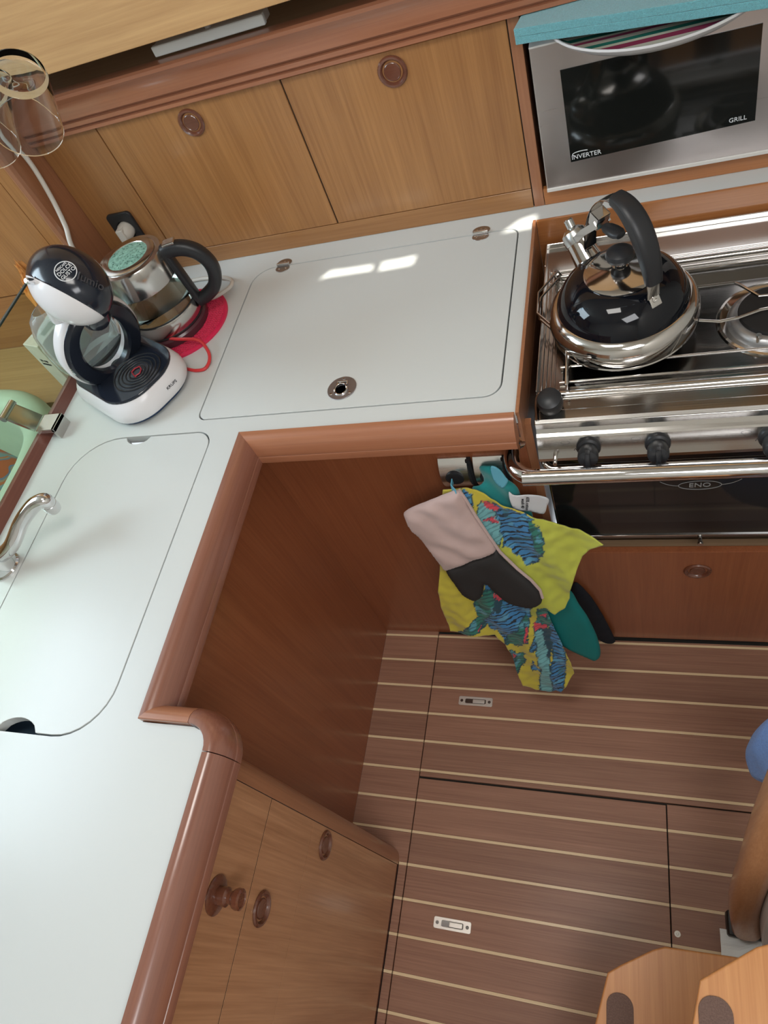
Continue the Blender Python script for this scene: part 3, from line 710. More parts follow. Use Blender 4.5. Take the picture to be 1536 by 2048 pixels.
# logo on the oven door
lg = frame((0.769, 0.0288, 0.654), (1, 0, 0), (0, -1, 0)); M_LOGO = mat('grey_door_print', (0.30, 0.30, 0.30), 0.4)
lb = MB(); lb.tube([lg @ Vector((0.034 * math.cos(a), 0.0125 * math.sin(a), 0)) for a in [2 * PI * k / 40 for k in range(40)]], 0.0006, 6, True)
lb.tube([lg @ Vector((-0.034 - 0.03 * t, 0.0 + 0.014 * t * t, 0)) for t in [k / 8 for k in range(9)]], 0.0005, 6); lb.tube([lg @ Vector((0.034 + 0.03 * t, 0.0 + 0.014 * t * t, 0)) for t in [k / 8 for k in range(9)]], 0.0005, 6)
lb.build('logo_oval', M_LOGO, dr_)
text('ENO', 0.017, lg, M_LOGO, dr_)
MB().lathe([(0.004, 0), (0.004, 0.012), (0.0055, 0.013), (0.0055, 0.018), (0, 0.018)], frame((0.778, 0.036, 0.470), (1, 0, 0), (0, -1, 0)), 14).build('lock_pin', M_STEEL, sv)


def stove_knob(x, parent):
    M = frame((x, 0.0050, 0.8085), (1, 0, 0), (0, -0.96, 0.28)) @ Matrix.Diagonal((0.86, 0.86, 1.0, 1))
    k = MB().lathe([(0.0225, -0.002), (0.0225, 0.004), (0.021, 0.007), (0.0165, 0.009), (0.0165, 0.014), (0.0185, 0.018), (0.0190, 0.030), (0.0175, 0.036), (0.012, 0.038), (0, 0.038)], M, 28).build('knob', M_BLACK, parent)
    MB().box(-0.0045, -0.0185, 0.030, 0.0045, 0.0185, 0.044, 0.003, 2, M).build('grip_bar', M_BLACK, k)
    return k


for x in (0.5960, 0.7000, 0.8590, 0.98): stove_knob(x, sv)
for x in (0.560, 0.668, 0.824):
    Mi = frame((x, 0.0075, 0.8165), (1, 0, 0), (0, -0.92, 0.39))
    MB().tube([Mi @ Vector((0.007 * math.cos(a), 0.003 * math.sin(a) + 0.0015, 0)) for a in [2 * PI * q / 18 for q in range(18)]], 0.0004, 4, True).tube([Mi @ Vector((0.015 + dx, -0.010 - dz, 0)) for dx, dz in ((-0.002, 0.004), (0, 0), (0.002, 0.004))], 0.0006, 4).build('dial_mark', M_PRINTD, sv)
MB().tube([(0.5430, 0.010, 0.800), (0.5430, -0.018, 0.800)], 0.0035, 10).lathe([(0.003, 0), (0.0036, 0.004), (0, 0.005)], frame((0.543, -0.018, 0.800), (1, 0, 0), (0, -1, 0)), 10).build('igniter_pin', M_STEEL, sv)
# gimbal lock knob on the left front corner
Mg = frame((0.5395, 0.056, 0.858), (1, 0, 0), (0, -0.30, 0.95))
MB().lathe([(0.0195, 0.000), (0.0205, 0.006), (0.0205, 0.020), (0.0185, 0.026), (0.011, 0.030), (0, 0.031)], Mg, 36).build('clamp_knob', M_BLACK, sv)
MB().box(0.528, 0.068, 0.853, 0.552, 0.084, 0.864, 0.0015).build('clamp_block', M_STEEL, sv)
MB().tube(bez([(0.5190, 0.028, 0.853), (0.5160, 0.060, 0.856), (0.5185, 0.074, 0.861), (0.5290, 0.0785, 0.863)], 5), 0.0032, 8).build('corner_hook', M_STEEL, sv)
# pot clamp (two parallel bent wires)
for dz, off in ((0.0, 0.0), (0.013, -0.002)):
    cl_ = [(0.5640, 0.082, 0.862 + dz), (0.5655 + off, 0.176, 0.873 + dz), (0.5130 + off, 0.2450, 0.873 + dz), (0.5120 + off, 0.298, 0.873 + dz), (0.5440 + off, 0.350, 0.873 + dz), (0.5460, 0.356, 0.858 + dz)]
    MB().tube(cl_, 0.0021, 10).build('pot_clamp', M_STEEL, sv)
# support wires
wr = MB()
for y in (0.106, 0.345):
    wr.tube([(0.551, y, ZT + 0.0045), (XR - 0.04, y, ZT + 0.0045)], 0.0027, 10)
wr.build('rail_wire', M_STEEL, sv)
for y in (0.140, 0.205, 0.270):
    MB().tube([(0.551, y, ZT + 0.006), (0.80, y, ZT + 0.006), (0.815, y, ZT + 0.006), (XR - 0.04, y, ZT + 0.006)] if y == 0.140 else [(0.545, y, ZT + 0.006), (0.60, y, ZT + 0.006)], 0.0023, 8).build('support_wire', M_STEEL, sv)
for pts in (((1398, 641), (1440, 643), (1478, 635), (1520, 620), (1560, 612)), ((1470, 566), (1484, 572), (1518, 592), (1560, 588)), ((1392, 575), (1470, 565))):
    MB().tube([at(px, py, 'z', ZT + 0.012) for px, py in pts], 0.0024, 8).build('support_wire', M_STEEL if len(pts) > 2 else M_PAN, sv)
for cx in (0.882,):
    Mb = Matrix.Translation((cx, 0.2250, ZT - 0.0160))
    MB().lathe([(0.086, 0), (0.084, 0.0035), (0.080, 0.0045), (0.074, 0.002), (0.070, 0.0010)], Mb, 48, cap=False).build('burner_dish', M_STEEL, sv)
    MB().lathe([(0.070, 0.001), (0.068, 0.006), (0.064, 0.012), (0.058, 0.0145), (0.050, 0.0145), (0.048, 0.010)], Mb, 48, cap=False).build('burner_ring', mat('grey_alloy', (0.42, 0.42, 0.43), 0.35, 0.8), sv)
    MB().lathe([(0.053, 0.010), (0.0545, 0.017), (0.053, 0.0205), (0.045, 0.0215), (0, 0.022)], Mb, 48).build('burner_cap', mat('matt_black_cap', (0.014, 0.013, 0.013), 0.6), sv)
    MB().lathe([(0.003, 0), (0.003, 0.012), (0.0042, 0.013), (0.0042, 0.017), (0, 0.017)], Matrix.Translation((cx - 0.030, 0.1690, ZT - 0.010)), 12).build('thermocouple', M_STEEL, sv)
Mb = Matrix.Translation((0.655, 0.230, ZT - 0.0160))
MB().lathe([(0.062, 0), (0.060, 0.010), (0.040, 0.016), (0, 0.016)], Mb, 40).build('burner_cap', bpy.data.materials['matt_black_cap'], sv)
MB().tube([(0.5375, 0.3600, 0.85), (0.5375, 0.3600, 0.868)], 0.0035, 10).lathe([(0.006, 0.868), (0.006, 0.873), (0, 0.874)], Matrix.Translation((0.5375, 0.36, 0)), 12).build('hinge_bolt', M_STEEL, sv)

# grab rail
gr = thing('grab_rail', 'thick polished steel grab rail running in front of the stove', 'rail', (0.49, 0.02, 0.81))
gp = [(0.4730, 0.022, 0.812), (0.4730, 0.000, 0.812), (0.4745, -0.018, 0.812), (0.4810, -0.036, 0.812), (0.4950, -0.0490, 0.812), (0.5150, -0.0545, 0.812), (0.55, -0.0550, 0.812), (1.15, -0.0550, 0.812)]
MB().tube(bez(gp, 8), 0.0132, 24).build('tube', M_CHROME, gr)
MB().lathe([(0.021, 0), (0.021, 0.003), (0.0125, 0.006)], frame((0.4730, 0.0222, 0.812), (1, 0, 0), (0, -1, 0)), 28).build('flange', M_CHROME, gr)

# ================================================================ STOVE KETTLE
KX, KY, KZ = 0.652, 0.228, 0.8605
kt = thing('whistling_kettle', 'black dome whistling kettle with wide steel base on the hob', 'kettle', (KX, KY, KZ))
Kc = Matrix.Translation((KX, KY, KZ))
MB().lathe([(0, 0), (0.112, 0), (0.1155, 0.0015), (0.1165, 0.004), (0.1155, 0.006), (0.118, 0.014), (0.1195, 0.024), (0.1185, 0.034), (0.1145, 0.044), (0.1075, 0.051), (0.1035, 0.0525)], Kc, 96).build('steel_base', M_STEEL, kt)
MB().lathe([(0.1045, 0.0505), (0.1030, 0.058), (0.0990, 0.068), (0.0920, 0.080), (0.0830, 0.0905), (0.0720, 0.0985), (0.0620, 0.1030), (0.0560, 0.1045), (0.054, 0.1045)], Kc, 96, cap=False).build('dome_body', M_GLOSS, kt)
lidk = MB().lathe([(0.0565, 0.1045), (0.0570, 0.1062), (0.0545, 0.1078), (0.0500, 0.1095), (0.0300, 0.1150), (0.0150, 0.1180), (0.0120, 0.1190), (0, 0.1190)], Kc, 72).build('lid', M_STEEL, kt)
MB().lathe([(0.0130, 0.1185), (0.0090, 0.121), (0.0080, 0.127), (0.0100, 0.130)], Kc, 28).build('knob_neck', M_STEEL, lidk)
MB().lathe([(0.0, 0.128), (0.014, 0.1285), (0.0205, 0.132), (0.0220, 0.137), (0.0200, 0.143), (0.013, 0.148), (0, 0.150)], Kc, 40).build('lid_knob', M_BLACK, lidk)
hd = Vector((0.60, -0.80, 0)); pn = Vector((0.80, 0.60, 0))


def kp(a, z, s_=0.0): return Vector((KX, KY, KZ)) + hd * a + pn * s_ + Vector((0, 0, z))


arch = [kp(0.078 * math.cos(a), 0.100 + 0.132 * math.sin(a)) for a in [math.radians(d) for d in range(0, 181, 6)]]
grip = [kp(0.080 * math.cos(a), 0.100 + 0.134 * math.sin(a)) for a in [math.radians(d) for d in range(12, 97, 5)]]
gprof = [(0.0135 * math.cos(a), 0.0085 * math.sin(a)) for a in [2 * PI * k / 16 for k in range(16)]]


def arch_sweep(P, w_, t_, name, m, parent, scal=None):
    c0 = kp(0, 0.09); b = MB(); vs = []; fs = []; n = 14; pf = [(math.cos(2 * PI * k / n), math.sin(2 * PI * k / n)) for k in range(n)]
    pw = 0.6
    for i, p in enumerate(P):
        t = (P[min(i + 1, len(P) - 1)] - P[max(i - 1, 0)]).normalized(); out = pn.cross(t).normalized()
        k = scal(i / (len(P) - 1)) if scal else 1
        for a_, b_2 in pf:
            a2 = math.copysign(abs(a_) ** pw, a_); b2 = math.copysign(abs(b_2) ** pw, b_2)
            vs.append(p + pn * a2 * w_ * k + out * b2 * t_ * k)
    for i in range(len(P) - 1):
        for q in range(n): fs.append([i * n + q, i * n + (q + 1) % n, (i + 1) * n + (q + 1) % n, (i + 1) * n + q])
    fs.append(list(range(n))[::-1]); fs.append([(len(P) - 1) * n + q for q in range(n)])
    b.add(vs, fs, True); return b.build(name, m, parent)


arch_sweep(grip, 0.0145, 0.0105, 'handle_grip', M_BLACK, kt, lambda t: 0.72 + 0.42 * math.sin(PI * (0.12 + 0.76 * t)))
arch_sweep(arch[15:30], 0.0120, 0.0014, 'handle_strap', M_STEEL, kt)
arch_sweep(arch[0:4], 0.0110, 0.0014, 'handle_strap', M_STEEL, kt)
br = frame(kp(0.0790, 0.0945), pn, (hd * 0.85 + Vector((0, 0, 0.55))))
bkt = MB().box(-0.009, -0.010, 0.000, 0.009, 0.012, 0.003, 0.0015, 2, br).build('handle_bracket', M_STEEL, kt)
MB().lathe([(0.005, 0.003), (0.0045, 0.005), (0.002, 0.0055), (0.001, 0.004), (0, 0.004)], br @ Matrix.Translation((0, 0.001, 0)), 16).build('screw', M_STEEL, bkt)
spd = (-hd * 0.74 + Vector((0, 0, 0.67))).normalized()
sp0 = kp(-0.072, 0.070)
spt = MB().lathe([(0.0270, -0.01), (0.0240, 0.020), (0.0215, 0.040), (0.0205, 0.054)], frame(sp0, pn, spd), 32, cap=False).build('spout', M_STEEL, kt)
cap_ = MB().lathe([(0.0218, 0.052), (0.0220, 0.062), (0.0200, 0.071), (0.013, 0.077), (0, 0.0785)], frame(sp0, pn, spd), 32).build('spout_cap', steel('satin_cap_steel', (0.62, 0.63, 0.62), 0.25), spt)
MB().lathe([(0.0075, 0), (0.0075, 0.024), (0.006, 0.026), (0, 0.026)], frame(sp0 + spd * 0.070 + hd * 0.004, pn, (spd + Vector((0, 0, 0.2)))), 18).build('whistle', bpy.data.materials['satin_cap_steel'], spt)
# lever linking cap and trigger
l0 = sp0 + spd * 0.056; l2 = kp(-0.040, 0.178)
for s_ in (-0.0125, 0.0125):
    MB().sweep([l0 + pn * s_, (l0 + l2) / 2 + pn * s_ + Vector((0, 0, 0.004)), l2 + pn * s_], [(-0.0055, -0.0008), (0.0055, -0.0008), (0.0055, 0.0008), (-0.0055, 0.0008)], up=pn, smooth=False).build('trigger_arm', M_STEEL, kt)
MB().box(-0.012, -0.012, -0.010, 0.012, 0.012, 0.010, 0.002, 2, frame(kp(-0.047, 0.180), pn, (hd + Vector((0, 0, -0.3))))).build('trigger_yoke', M_STEEL, kt)
MB().lathe([(0, 0), (0.007, 0.002), (0.0105, 0.010), (0.012, 0.022), (0.0115, 0.034), (0.008, 0.041), (0, 0.044)], frame(kp(-0.036, 0.172), pn, (hd + Vector((0, 0, 0.05)))), 24, sy=0.6).build('trigger_pad', M_BLACK, kt)

# ================================================================ COFFEE MACHINE
O = Vector((-0.311, 0.164, H)); Fv = Vector((0.866, -0.5, 0)); Sv = Vector((0.5, 0.866, 0)); Zv = Vector((0, 0, 1))
cm = thing('coffee_machine', 'white and black capsule coffee machine with ring body and round head', 'coffee machine', O)


def cmat(f, s_, z):  # frame with X=Sv, Y=Fv? flat shapes seen from above
    return frame(O + Fv * f + Sv * s_ + Zv * z, Fv, Zv)


def dshape(f0, f1, hw, rf, rb, n=10):
    return rrect(f0, -hw, f1, hw, (rb, rf, rf, rb), n)


MB().shape(dshape(-0.080, 0.135, 0.086, 0.070, 0.040), (), 0.012, cmat(0, 0, 0.0008), 0.002).build('foot', mat('navy_foot', (0.03, 0.06, 0.13), 0.3), cm)
base = MB(); lay = []
for z, g in ((0.010, 0.006), (0.014, 0.001), (0.022, -0.001), (0.035, 0.0), (0.046, 0.004), (0.052, 0.007), (0.056, 0.0095)):
    lay.append([O + Fv * x + Sv * y + Zv * z for x, y in dshape(-0.084 + g, 0.148 - g, 0.091 - g, 0.072, 0.045)])
n_ = len(lay[0]); vs_ = [p for l_ in lay for p in l_]
base.add(vs_, [[i * n_ + q, i * n_ + (q + 1) % n_, (i + 1) * n_ + (q + 1) % n_, (i + 1) * n_ + q] for i in range(len(lay) - 1) for q in range(n_)] + [list(range(n_))[::-1], [(len(lay) - 1) * n_ + q for q in range(n_)]], True)
bo = base.build('base', M_WPL, cm)
tr_ = MB().shape(dshape(-0.070, 0.137, 0.080, 0.066, 0.040), (), 0.006, cmat(0, 0, 0.0555), 0.002).build('drip_tray', M_NAVY, cm)
for r_ in (0.050, 0.041, 0.033, 0.025, 0.017):
    MB().tube([cmat(0.078, 0.004, 0.0620) @ Vector((r_ * math.cos(a), r_ * math.sin(a), 0)) for a in [2 * PI * k / 40 for k in range(40)]], 0.0013, 6, True).build('grille_ring', M_BLACK, tr_)
MB().tube([cmat(0.078, 0.004, 0.0630) @ Vector((0.012 * x, 0.012 * y, 0)) for x, y in ((1, -0.9), (0.2, -0.8), (-0.9, -0.5), (-1, 0.3), (-0.5, 1.0), (0.4, 0.7), (0.9, 0.0), (0.6, -0.9))], 0.0011, 6).build('red_emblem', mat('red_print', (0.55, 0.03, 0.05), 0.4), tr_)
text('KRUPS', 0.0088, frame(O + Fv * 0.1485 + Sv * 0.024 + Zv * 0.036, Sv, Fv), M_PRINTD, bo)
# ring body: leans forward; local axes U (up along the ring), S, and A = ring axis
lean = math.radians(17)
U = (Zv * math.cos(lean) + Fv * math.sin(lean)).normalized(); A = (Fv * math.cos(lean) - Zv * math.sin(lean)).normalized()
RC = O + Fv * 0.022 + Zv * 0.130


def rp3(s_, u, a): return RC + Sv * s_ + U * u + A * a


def ring(ro_s, ro_u, ri_s, ri_u, cu, a0, a1, name, m, parent, bev=0.004):
    """annulus with its hole, thickness from a0 to a1 along the ring axis"""
    b = MB(); n = 64; vs = []
    rows = [(ro_s, ro_u, a0, cu), (ro_s + bev * .4, ro_u + bev * .4, (a0 + a1) / 2, cu), (ro_s, ro_u, a1 - bev, cu), (ro_s - bev, ro_u - bev, a1, cu), (ri_s + bev, ri_u + bev, a1, 0), (ri_s, ri_u, a1 - bev, 0), (ri_s, ri_u, a0, 0)]
    for rs, ru, a, c_ in rows:
        for k in range(n):
            t = 2 * PI * k / n; vs.append(rp3(rs * math.cos(t), c_ + ru * math.sin(t), a))
    R_ = len(rows); fs = [[i * n + k, i * n + (k + 1) % n, ((i + 1) % R_) * n + (k + 1) % n, ((i + 1) % R_) * n + k] for i in range(R_) for k in range(n)]
    b.add(vs, fs, True); return b.build(name, m, parent)


ring(0.0800, 0.0950, 0.0490, 0.0670, -0.002, 0.004, 0.020, 'ring_front', M_NAVY, cm)
ring(0.0850, 0.0995, 0.0560, 0.0740, -0.002, -0.014, 0.012, 'ring_shell', M_WPL, cm)
# head
HC = O + Fv * 0.118 + Zv * 0.287
HR = (0.059, 0.077, 0.063)


def headp(v, k=1.0):
    return HC + Sv * v.x * HR[0] * k + A * v.y * HR[1] * k + U * v.z * HR[2] * k


CUTS = [(Vector((-0.93, 0.16, -0.33)).normalized(), 0.34), (Vector((1, 0.05, -0.1)).normalized(), 0.90)]


def head_piece(keep, k, name, m):
    """part of the head shell; keep = index of the cut kept, None for the cover between the cuts"""
    b = bmesh.new(); bmesh.ops.create_uvsphere(b, u_segments=64, v_segments=48, radius=1)
    for i_, (n_, d_) in enumerate(CUTS):
        if keep == 'all' or (keep is not None and keep != i_): continue
        inner = keep is not None
        bmesh.ops.bisect_plane(b, geom=list(b.verts) + list(b.edges) + list(b.faces), plane_co=n_ * d_, plane_no=n_, clear_outer=not inner, clear_inner=inner)
    for v in b.verts: v.co = headp(v.co, k)
    o_ = MB().bm(b, True).build(name, m, cm, sharp=60)
    if keep != 'all':
        md = o_.modifiers.new('solid', 'SOLIDIFY'); md.thickness = 0.002; md.offset = -1
    return o_


head_piece('all', 0.985, 'head_core', M_NAVY)
head_piece(0, 1.0, 'side_cheek', M_WPL)
head_piece(1, 1.0, 'side_cheek', M_WPL)
head_piece(None, 1.0, 'head_cover', M_NAVY)
MB().lathe([(0.026, 0.0), (0.024, -0.020), (0.017, -0.030), (0.010, -0.032)], frame(HC - U * 0.052 + A * 0.020, Sv, -U) @ Matrix.Scale(-1, 4, (0, 0, 1)), 32).build('nozzle', M_NAVY, cm)
MB().lathe([(0.005, 0), (0.005, 0.016), (0.0035, 0.018), (0, 0.018)], frame(HC - Sv * 0.040 + U * 0.040 - A * 0.01, Sv, (-Sv * 0.8 + U * 0.9)), 16).build('lever_pin', M_CHROME, cm)
# neck joining ring and head at the back
MB().sweep(bez([rp3(0, 0.085, -0.018), rp3(0, 0.125, -0.004), HC - U * 0.015 - A * 0.035], 6), [(0.047 * math.cos(a), 0.026 * math.sin(a)) for a in [2 * PI * k / 24 for k in range(24)]], up=A).build('neck', M_WPL, cm)
# badge on the head
hn = (U * 0.80 + A * 0.56 + Sv * 0.02).normalized()


def hsurf(x, y, z):
    v = Vector((x, y, z)).normalized(); return headp(v, 1.003)


bd = hsurf(-0.04, 0.42, 0.88); bnrm = (Sv * (-0.04 / 0.059) + A * (0.42 / 0.077) + U * (0.88 / 0.063)).normalized()
Mb_ = frame(bd + bnrm * 0.0012, Sv, bnrm)
MB().tube([Mb_ @ Vector((0.0165 * math.cos(a), 0.0165 * math.sin(a), -0.0030)) for a in [2 * PI * k / 40 for k in range(40)]], 0.0008, 6, True).build('badge_ring', M_PRINT, cm)
text('NESCAFE', 0.0052, Mb_ @ Matrix.Translation((0, 0.0085, -0.0008)), M_PRINT, cm)
text('DOLCE', 0.0085, Mb_ @ Matrix.Translation((0, 0.0015, -0.0002)), M_PRINT, cm)
text('GUSTO', 0.0085, Mb_ @ Matrix.Translation((0, -0.0062, -0.0006)), M_PRINT, cm)
lt = hsurf(0.22, 0.80, 0.56); ln = (Sv * (0.22 / 0.059) + A * (0.80 / 0.077) + U * (0.56 / 0.063)).normalized()
text('lumio', 0.019, frame(lt + ln * 0.0002, (Sv * 0.45 - U * 0.8 + A * 0.5), ln), mat('embossed_grey', (0.05, 0.05, 0.058), 0.4), cm, ext=0.0022)
# tank behind
MB().lathe([(0.0, -0.005), (0.046, -0.005), (0.056, 0.005), (0.062, 0.030), (0.062, 0.070), (0.056, 0.110), (0.046, 0.134), (0.036, 0.142), (0.034, 0.142), (0.044, 0.132), (0.054, 0.109), (0.0595, 0.070), (0.0595, 0.031), (0.0535, 0.008), (0, -0.001)], frame(O - Fv * 0.072 + Zv * 0.058 - Sv * 0.006, Fv, Zv), 48, cap=False, sx=0.70, sy=1.22).build('water_tank', M_WATER, cm)

# ================================================================ GLASS KETTLE + MAT
GX, GY = -0.264, 0.326
sm_ = thing('silicone_mat', 'round pink silicone trivet under the glass kettle', 'trivet', (-0.243, 0.333, H))
TM = Matrix.Translation((-0.250, 0.325, H + 0.0005)); TR = 0.110
MB().lathe([(TR, 0), (TR, 0.0045), (TR - 0.003, 0.0058), (TR - 0.007, 0.0058), (TR - 0.0085, 0.0030), (0, 0.0030)], TM, 72).build('disc', M_PINK, sm_)
rb = MB(); k = -TR + 0.006
while k < TR - 0.005:
    L_ = math.sqrt(max(0, (TR - 0.008) ** 2 - k * k))
    if L_ > 0.004:
        rb.box(k - 0.0007, -L_, 0.002, k + 0.0007, L_, 0.0050, M=TM); rb.box(-L_, k - 0.0007, 0.002, L_, k + 0.0007, 0.0050, M=TM)
    k += 0.0062
rb.build('waffle_ribs', mat('pink_silicone_rib', (0.76, 0.06, 0.14), 0.4), sm_, kind='stuff')
gk = thing('glass_kettle', 'glass and steel electric kettle with black handle on the pink trivet', 'kettle', (GX, GY, H + 0.006))
G = Matrix.Translation((GX, GY, H + 0.0058))
MB().lathe([(0, 0), (0.079, 0), (0.080, 0.003), (0.080, 0.014), (0.076, 0.018), (0, 0.018)], G, 64).build('power_base', mat('dark_base_pink_reflection', (0.09, 0.03, 0.04), 0.25), gk)  # pink reflection of the trivet put into the dark base colour
MB().lathe([(0, 0.019), (0.0755, 0.019), (0.0765, 0.021), (0.0760, 0.052), (0.0750, 0.054), (0, 0.054)], G, 64).build('steel_base', M_STEELX, gk)
MB().lathe([(0.0765, 0.0205), (0.0772, 0.0205), (0.0772, 0.0235), (0.0765, 0.0235)], G, 64, cap=False).build('black_band', M_BLACK, gk)
MB().lathe([(0.0745, 0.054), (0.0735, 0.080), (0.0715, 0.110), (0.0700, 0.124), (0.0680, 0.124), (0.0695, 0.110), (0.0715, 0.080), (0.0725, 0.054)], G, 64, cap=False).build('glass_wall', mat('kettle_glass', (0.88, 0.95, 0.93), 0.02, trans=1.0, ior=1.35), gk)
MB().lathe([(0.0, 0.0545), (0.0715, 0.0545), (0.0705, 0.074), (0.0, 0.074)], G, 48).build('water', mat('water', (0.93, 0.97, 0.95), 0.0, trans=1.0, ior=1.33), gk)
MB().lathe([(0.0755, 0.0535), (0.0762, 0.054), (0.0755, 0.0565), (0.0745, 0.0565)], G, 64, cap=False).build('black_band', M_BLACK, gk)
MB().lathe([(0.0715, 0.119), (0.0722, 0.121), (0.0715, 0.150), (0.0705, 0.170), (0.0685, 0.174), (0.0600, 0.175), (0.0595, 0.1740), (0.058, 0.174)], G, 64, cap=False).build('steel_collar', M_STEELX, gk)
lk_ = MB().lathe([(0.0580, 0.174), (0.0575, 0.1765), (0.0540, 0.1780), (0.0440, 0.1785), (0.0430, 0.1775)], G, 64, cap=False).build('lid', M_STEELX, gk)
M_LID = mat('steamed_green_window', (0.23, 0.42, 0.34), 0.12, varc=0.35, vscale=160)
MB().lathe([(0.0430, 0.1775), (0.030, 0.1788), (0, 0.1792)], G, 48, cap=False).build('lid_window', M_LID, lk_)
random.seed(5)
dpl = MB()
for k in range(70):
    a = random.uniform(0, 2 * PI); r_ = 0.038 * math.sqrt(random.random()); q = random.uniform(0.0006, 0.0018)
    dpl.lathe([(q, 0.1790 - r_ * 0.012), (q * .8, 0.1796 - r_ * 0.012), (0, 0.1798 - r_ * 0.012)], G @ Matrix.Translation((r_ * math.cos(a), r_ * math.sin(a), 0)), 8)
dpl.build('steam_droplets', mat('droplet_dark', (0.10, 0.22, 0.17), 0.08), lk_, kind='stuff')
# handle
gh = Vector((0.97, 0.24, 0)).normalized(); gs_ = Vector((-gh.y, gh.x, 0))


def gp_(a, z): return Vector((GX, GY, H + 0.0058)) + gh * a + Vector((0, 0, z))


hpth = bez([gp_(0.066, 0.158), gp_(0.085, 0.162), (gp_(0.110, 0.157)), gp_(0.132, 0.140), gp_(0.143, 0.112), gp_(0.140, 0.084), gp_(0.124, 0.058), gp_(0.098, 0.043), gp_(0.078, 0.038)], 8)
n_h = len(hpth)


def hsweep(P, wfun, tfun, name, m, parent):
    b = MB(); vs = []; fs = []; n = 16
    for i, p in enumerate(P):
        t = (P[min(i + 1, len(P) - 1)] - P[max(i - 1, 0)]).normalized(); out = gs_.cross(t).normalized(); u = i / (len(P) - 1)
        for k in range(n):
            a = 2 * PI * k / n; ca, sa = math.cos(a), math.sin(a)
            vs.append(p + gs_ * math.copysign(abs(ca) ** .7, ca) * wfun(u) + out * math.copysign(abs(sa) ** .7, sa) * tfun(u))
    for i in range(len(P) - 1):
        for q in range(n): fs.append([i * n + q, i * n + (q + 1) % n, (i + 1) * n + (q + 1) % n, (i + 1) * n + q])
    fs.append(list(range(n))[::-1]); fs.append([(len(P) - 1) * n + q for q in range(n)])
    b.add(vs, fs, True); return b.build(name, m, parent)


hdl = hsweep(hpth, lambda u: 0.0135 + 0.001 * math.sin(PI * u), lambda u: 0.0155 - 0.003 * u, 'handle', M_BLACK, gk)
hsweep([gp_(0.074, 0.045 + 0.112 * k / 8) + gh * (0.006 - 0.006 * k / 8) for k in range(9)], lambda u: 0.0135, lambda u: 0.0075, 'handle_spine', M_BLACK, gk)
MB().box(-0.013, -0.010, 0, 0.013, 0.010, 0.005, 0.002, 2, frame(gp_(0.090, 0.1745), gh, Zv)).build('lid_button', M_STEELX, hdl)
MB().lathe([(0, 0.19), (0.001, 0.19)], G, 6).build('spout_tip', M_STEELX, gk) if False else None

# ================================================================ CORDS, SOCKET
sk = thing('power_socket', 'black square socket plate on the teak panel behind the glass kettle', 'socket', (-0.40, YW, 1.0))
SKc = (-0.398, YW, 1.022)
MB().shape(rrect(-0.032, -0.040, 0.032, 0.040, 0.010), [circ(0, 0, 0.021)], 0.008, frame(SKc, (1, 0, 0), (0, -1, 0)), 0.002).build('plate', M_BLACK, sk)
MB().shape(circ(0, 0, 0.0215), (), 0.002, frame(SKc, (1, 0, 0), (0, -1, 0))).build('recess', M_BLACK, sk)
pg = thing('kettle_plug', 'white mains plug with cord in the black socket', 'plug', (-0.398, YW - 0.03, 0.99))
MB().lathe([(0.0185, 0.0025), (0.0190, 0.012), (0.0165, 0.026), (0.011, 0.032), (0, 0.033)], frame(SKc, (1, 0, 0), (0, -1, 0)), 28).box(-0.009, -0.020, 0.010, 0.009, 0.016, 0.036, 0.004, 3, frame(SKc, (1, 0, 0), (0, -1, 0))).build('plug_body', M_CORD, pg)
q = Vector(SKc)
MB().tube(bez([q + Vector((0, -0.030, -0.018)), q + Vector((0.01, -0.040, -0.060)), Vector((-0.375, 0.48, 0.912)), Vector((-0.31, 0.470, 0.906)), Vector((-0.23, 0.468, 0.906)), Vector((-0.165, 0.445, 0.912)), Vector((-0.150, 0.415, 0.914)), Vector((-0.180, 0.39, 0.912)), Vector((-0.205, 0.384, 0.914))], 10), 0.0042, 10).build('cord', M_CORD, pg)
# second cord rising behind the coffee machine
cb = [0, Vector((-0.4640, 0.440, 1.38)), at(8, 270, 'x', -0.464), at(20, 281, 'x', -0.464), at(60, 325, 'x', -0.464), at(100, 390, 'x', -0.464), at(130, 450, 'x', -0.464), at(152, 505, 'x', -0.464), (-0.452, 0.44, 0.950), (-0.43, 0.36, 0.908), (-0.40, 0.28, 0.910)]
co_ = MB().tube(bez(cb[1:], 10), 0.0052, 12).build('white_cable', M_CORD); tag(co_, 'thick white cable hanging down the corner behind the coffee machine', 'cable')
# red cord
rc = MB().tube(bez([at(283, 660, 'z', 0.935), at(310, 672, 'z', 0.930), at(350, 678, 'z', 0.925), at(395, 680, 'z', 0.920), at(415, 700, 'z', 0.912), at(419, 720, 'z', 0.906), at(410, 737, 'z', 0.904), at(392, 741, 'z', 0.904), at(374, 738, 'z', 0.904)], 10), 0.0034, 10).build('red_cord', M_REDC)
tag(rc, 'thin red cord looping over the pink trivet to the coffee machine', 'cord')

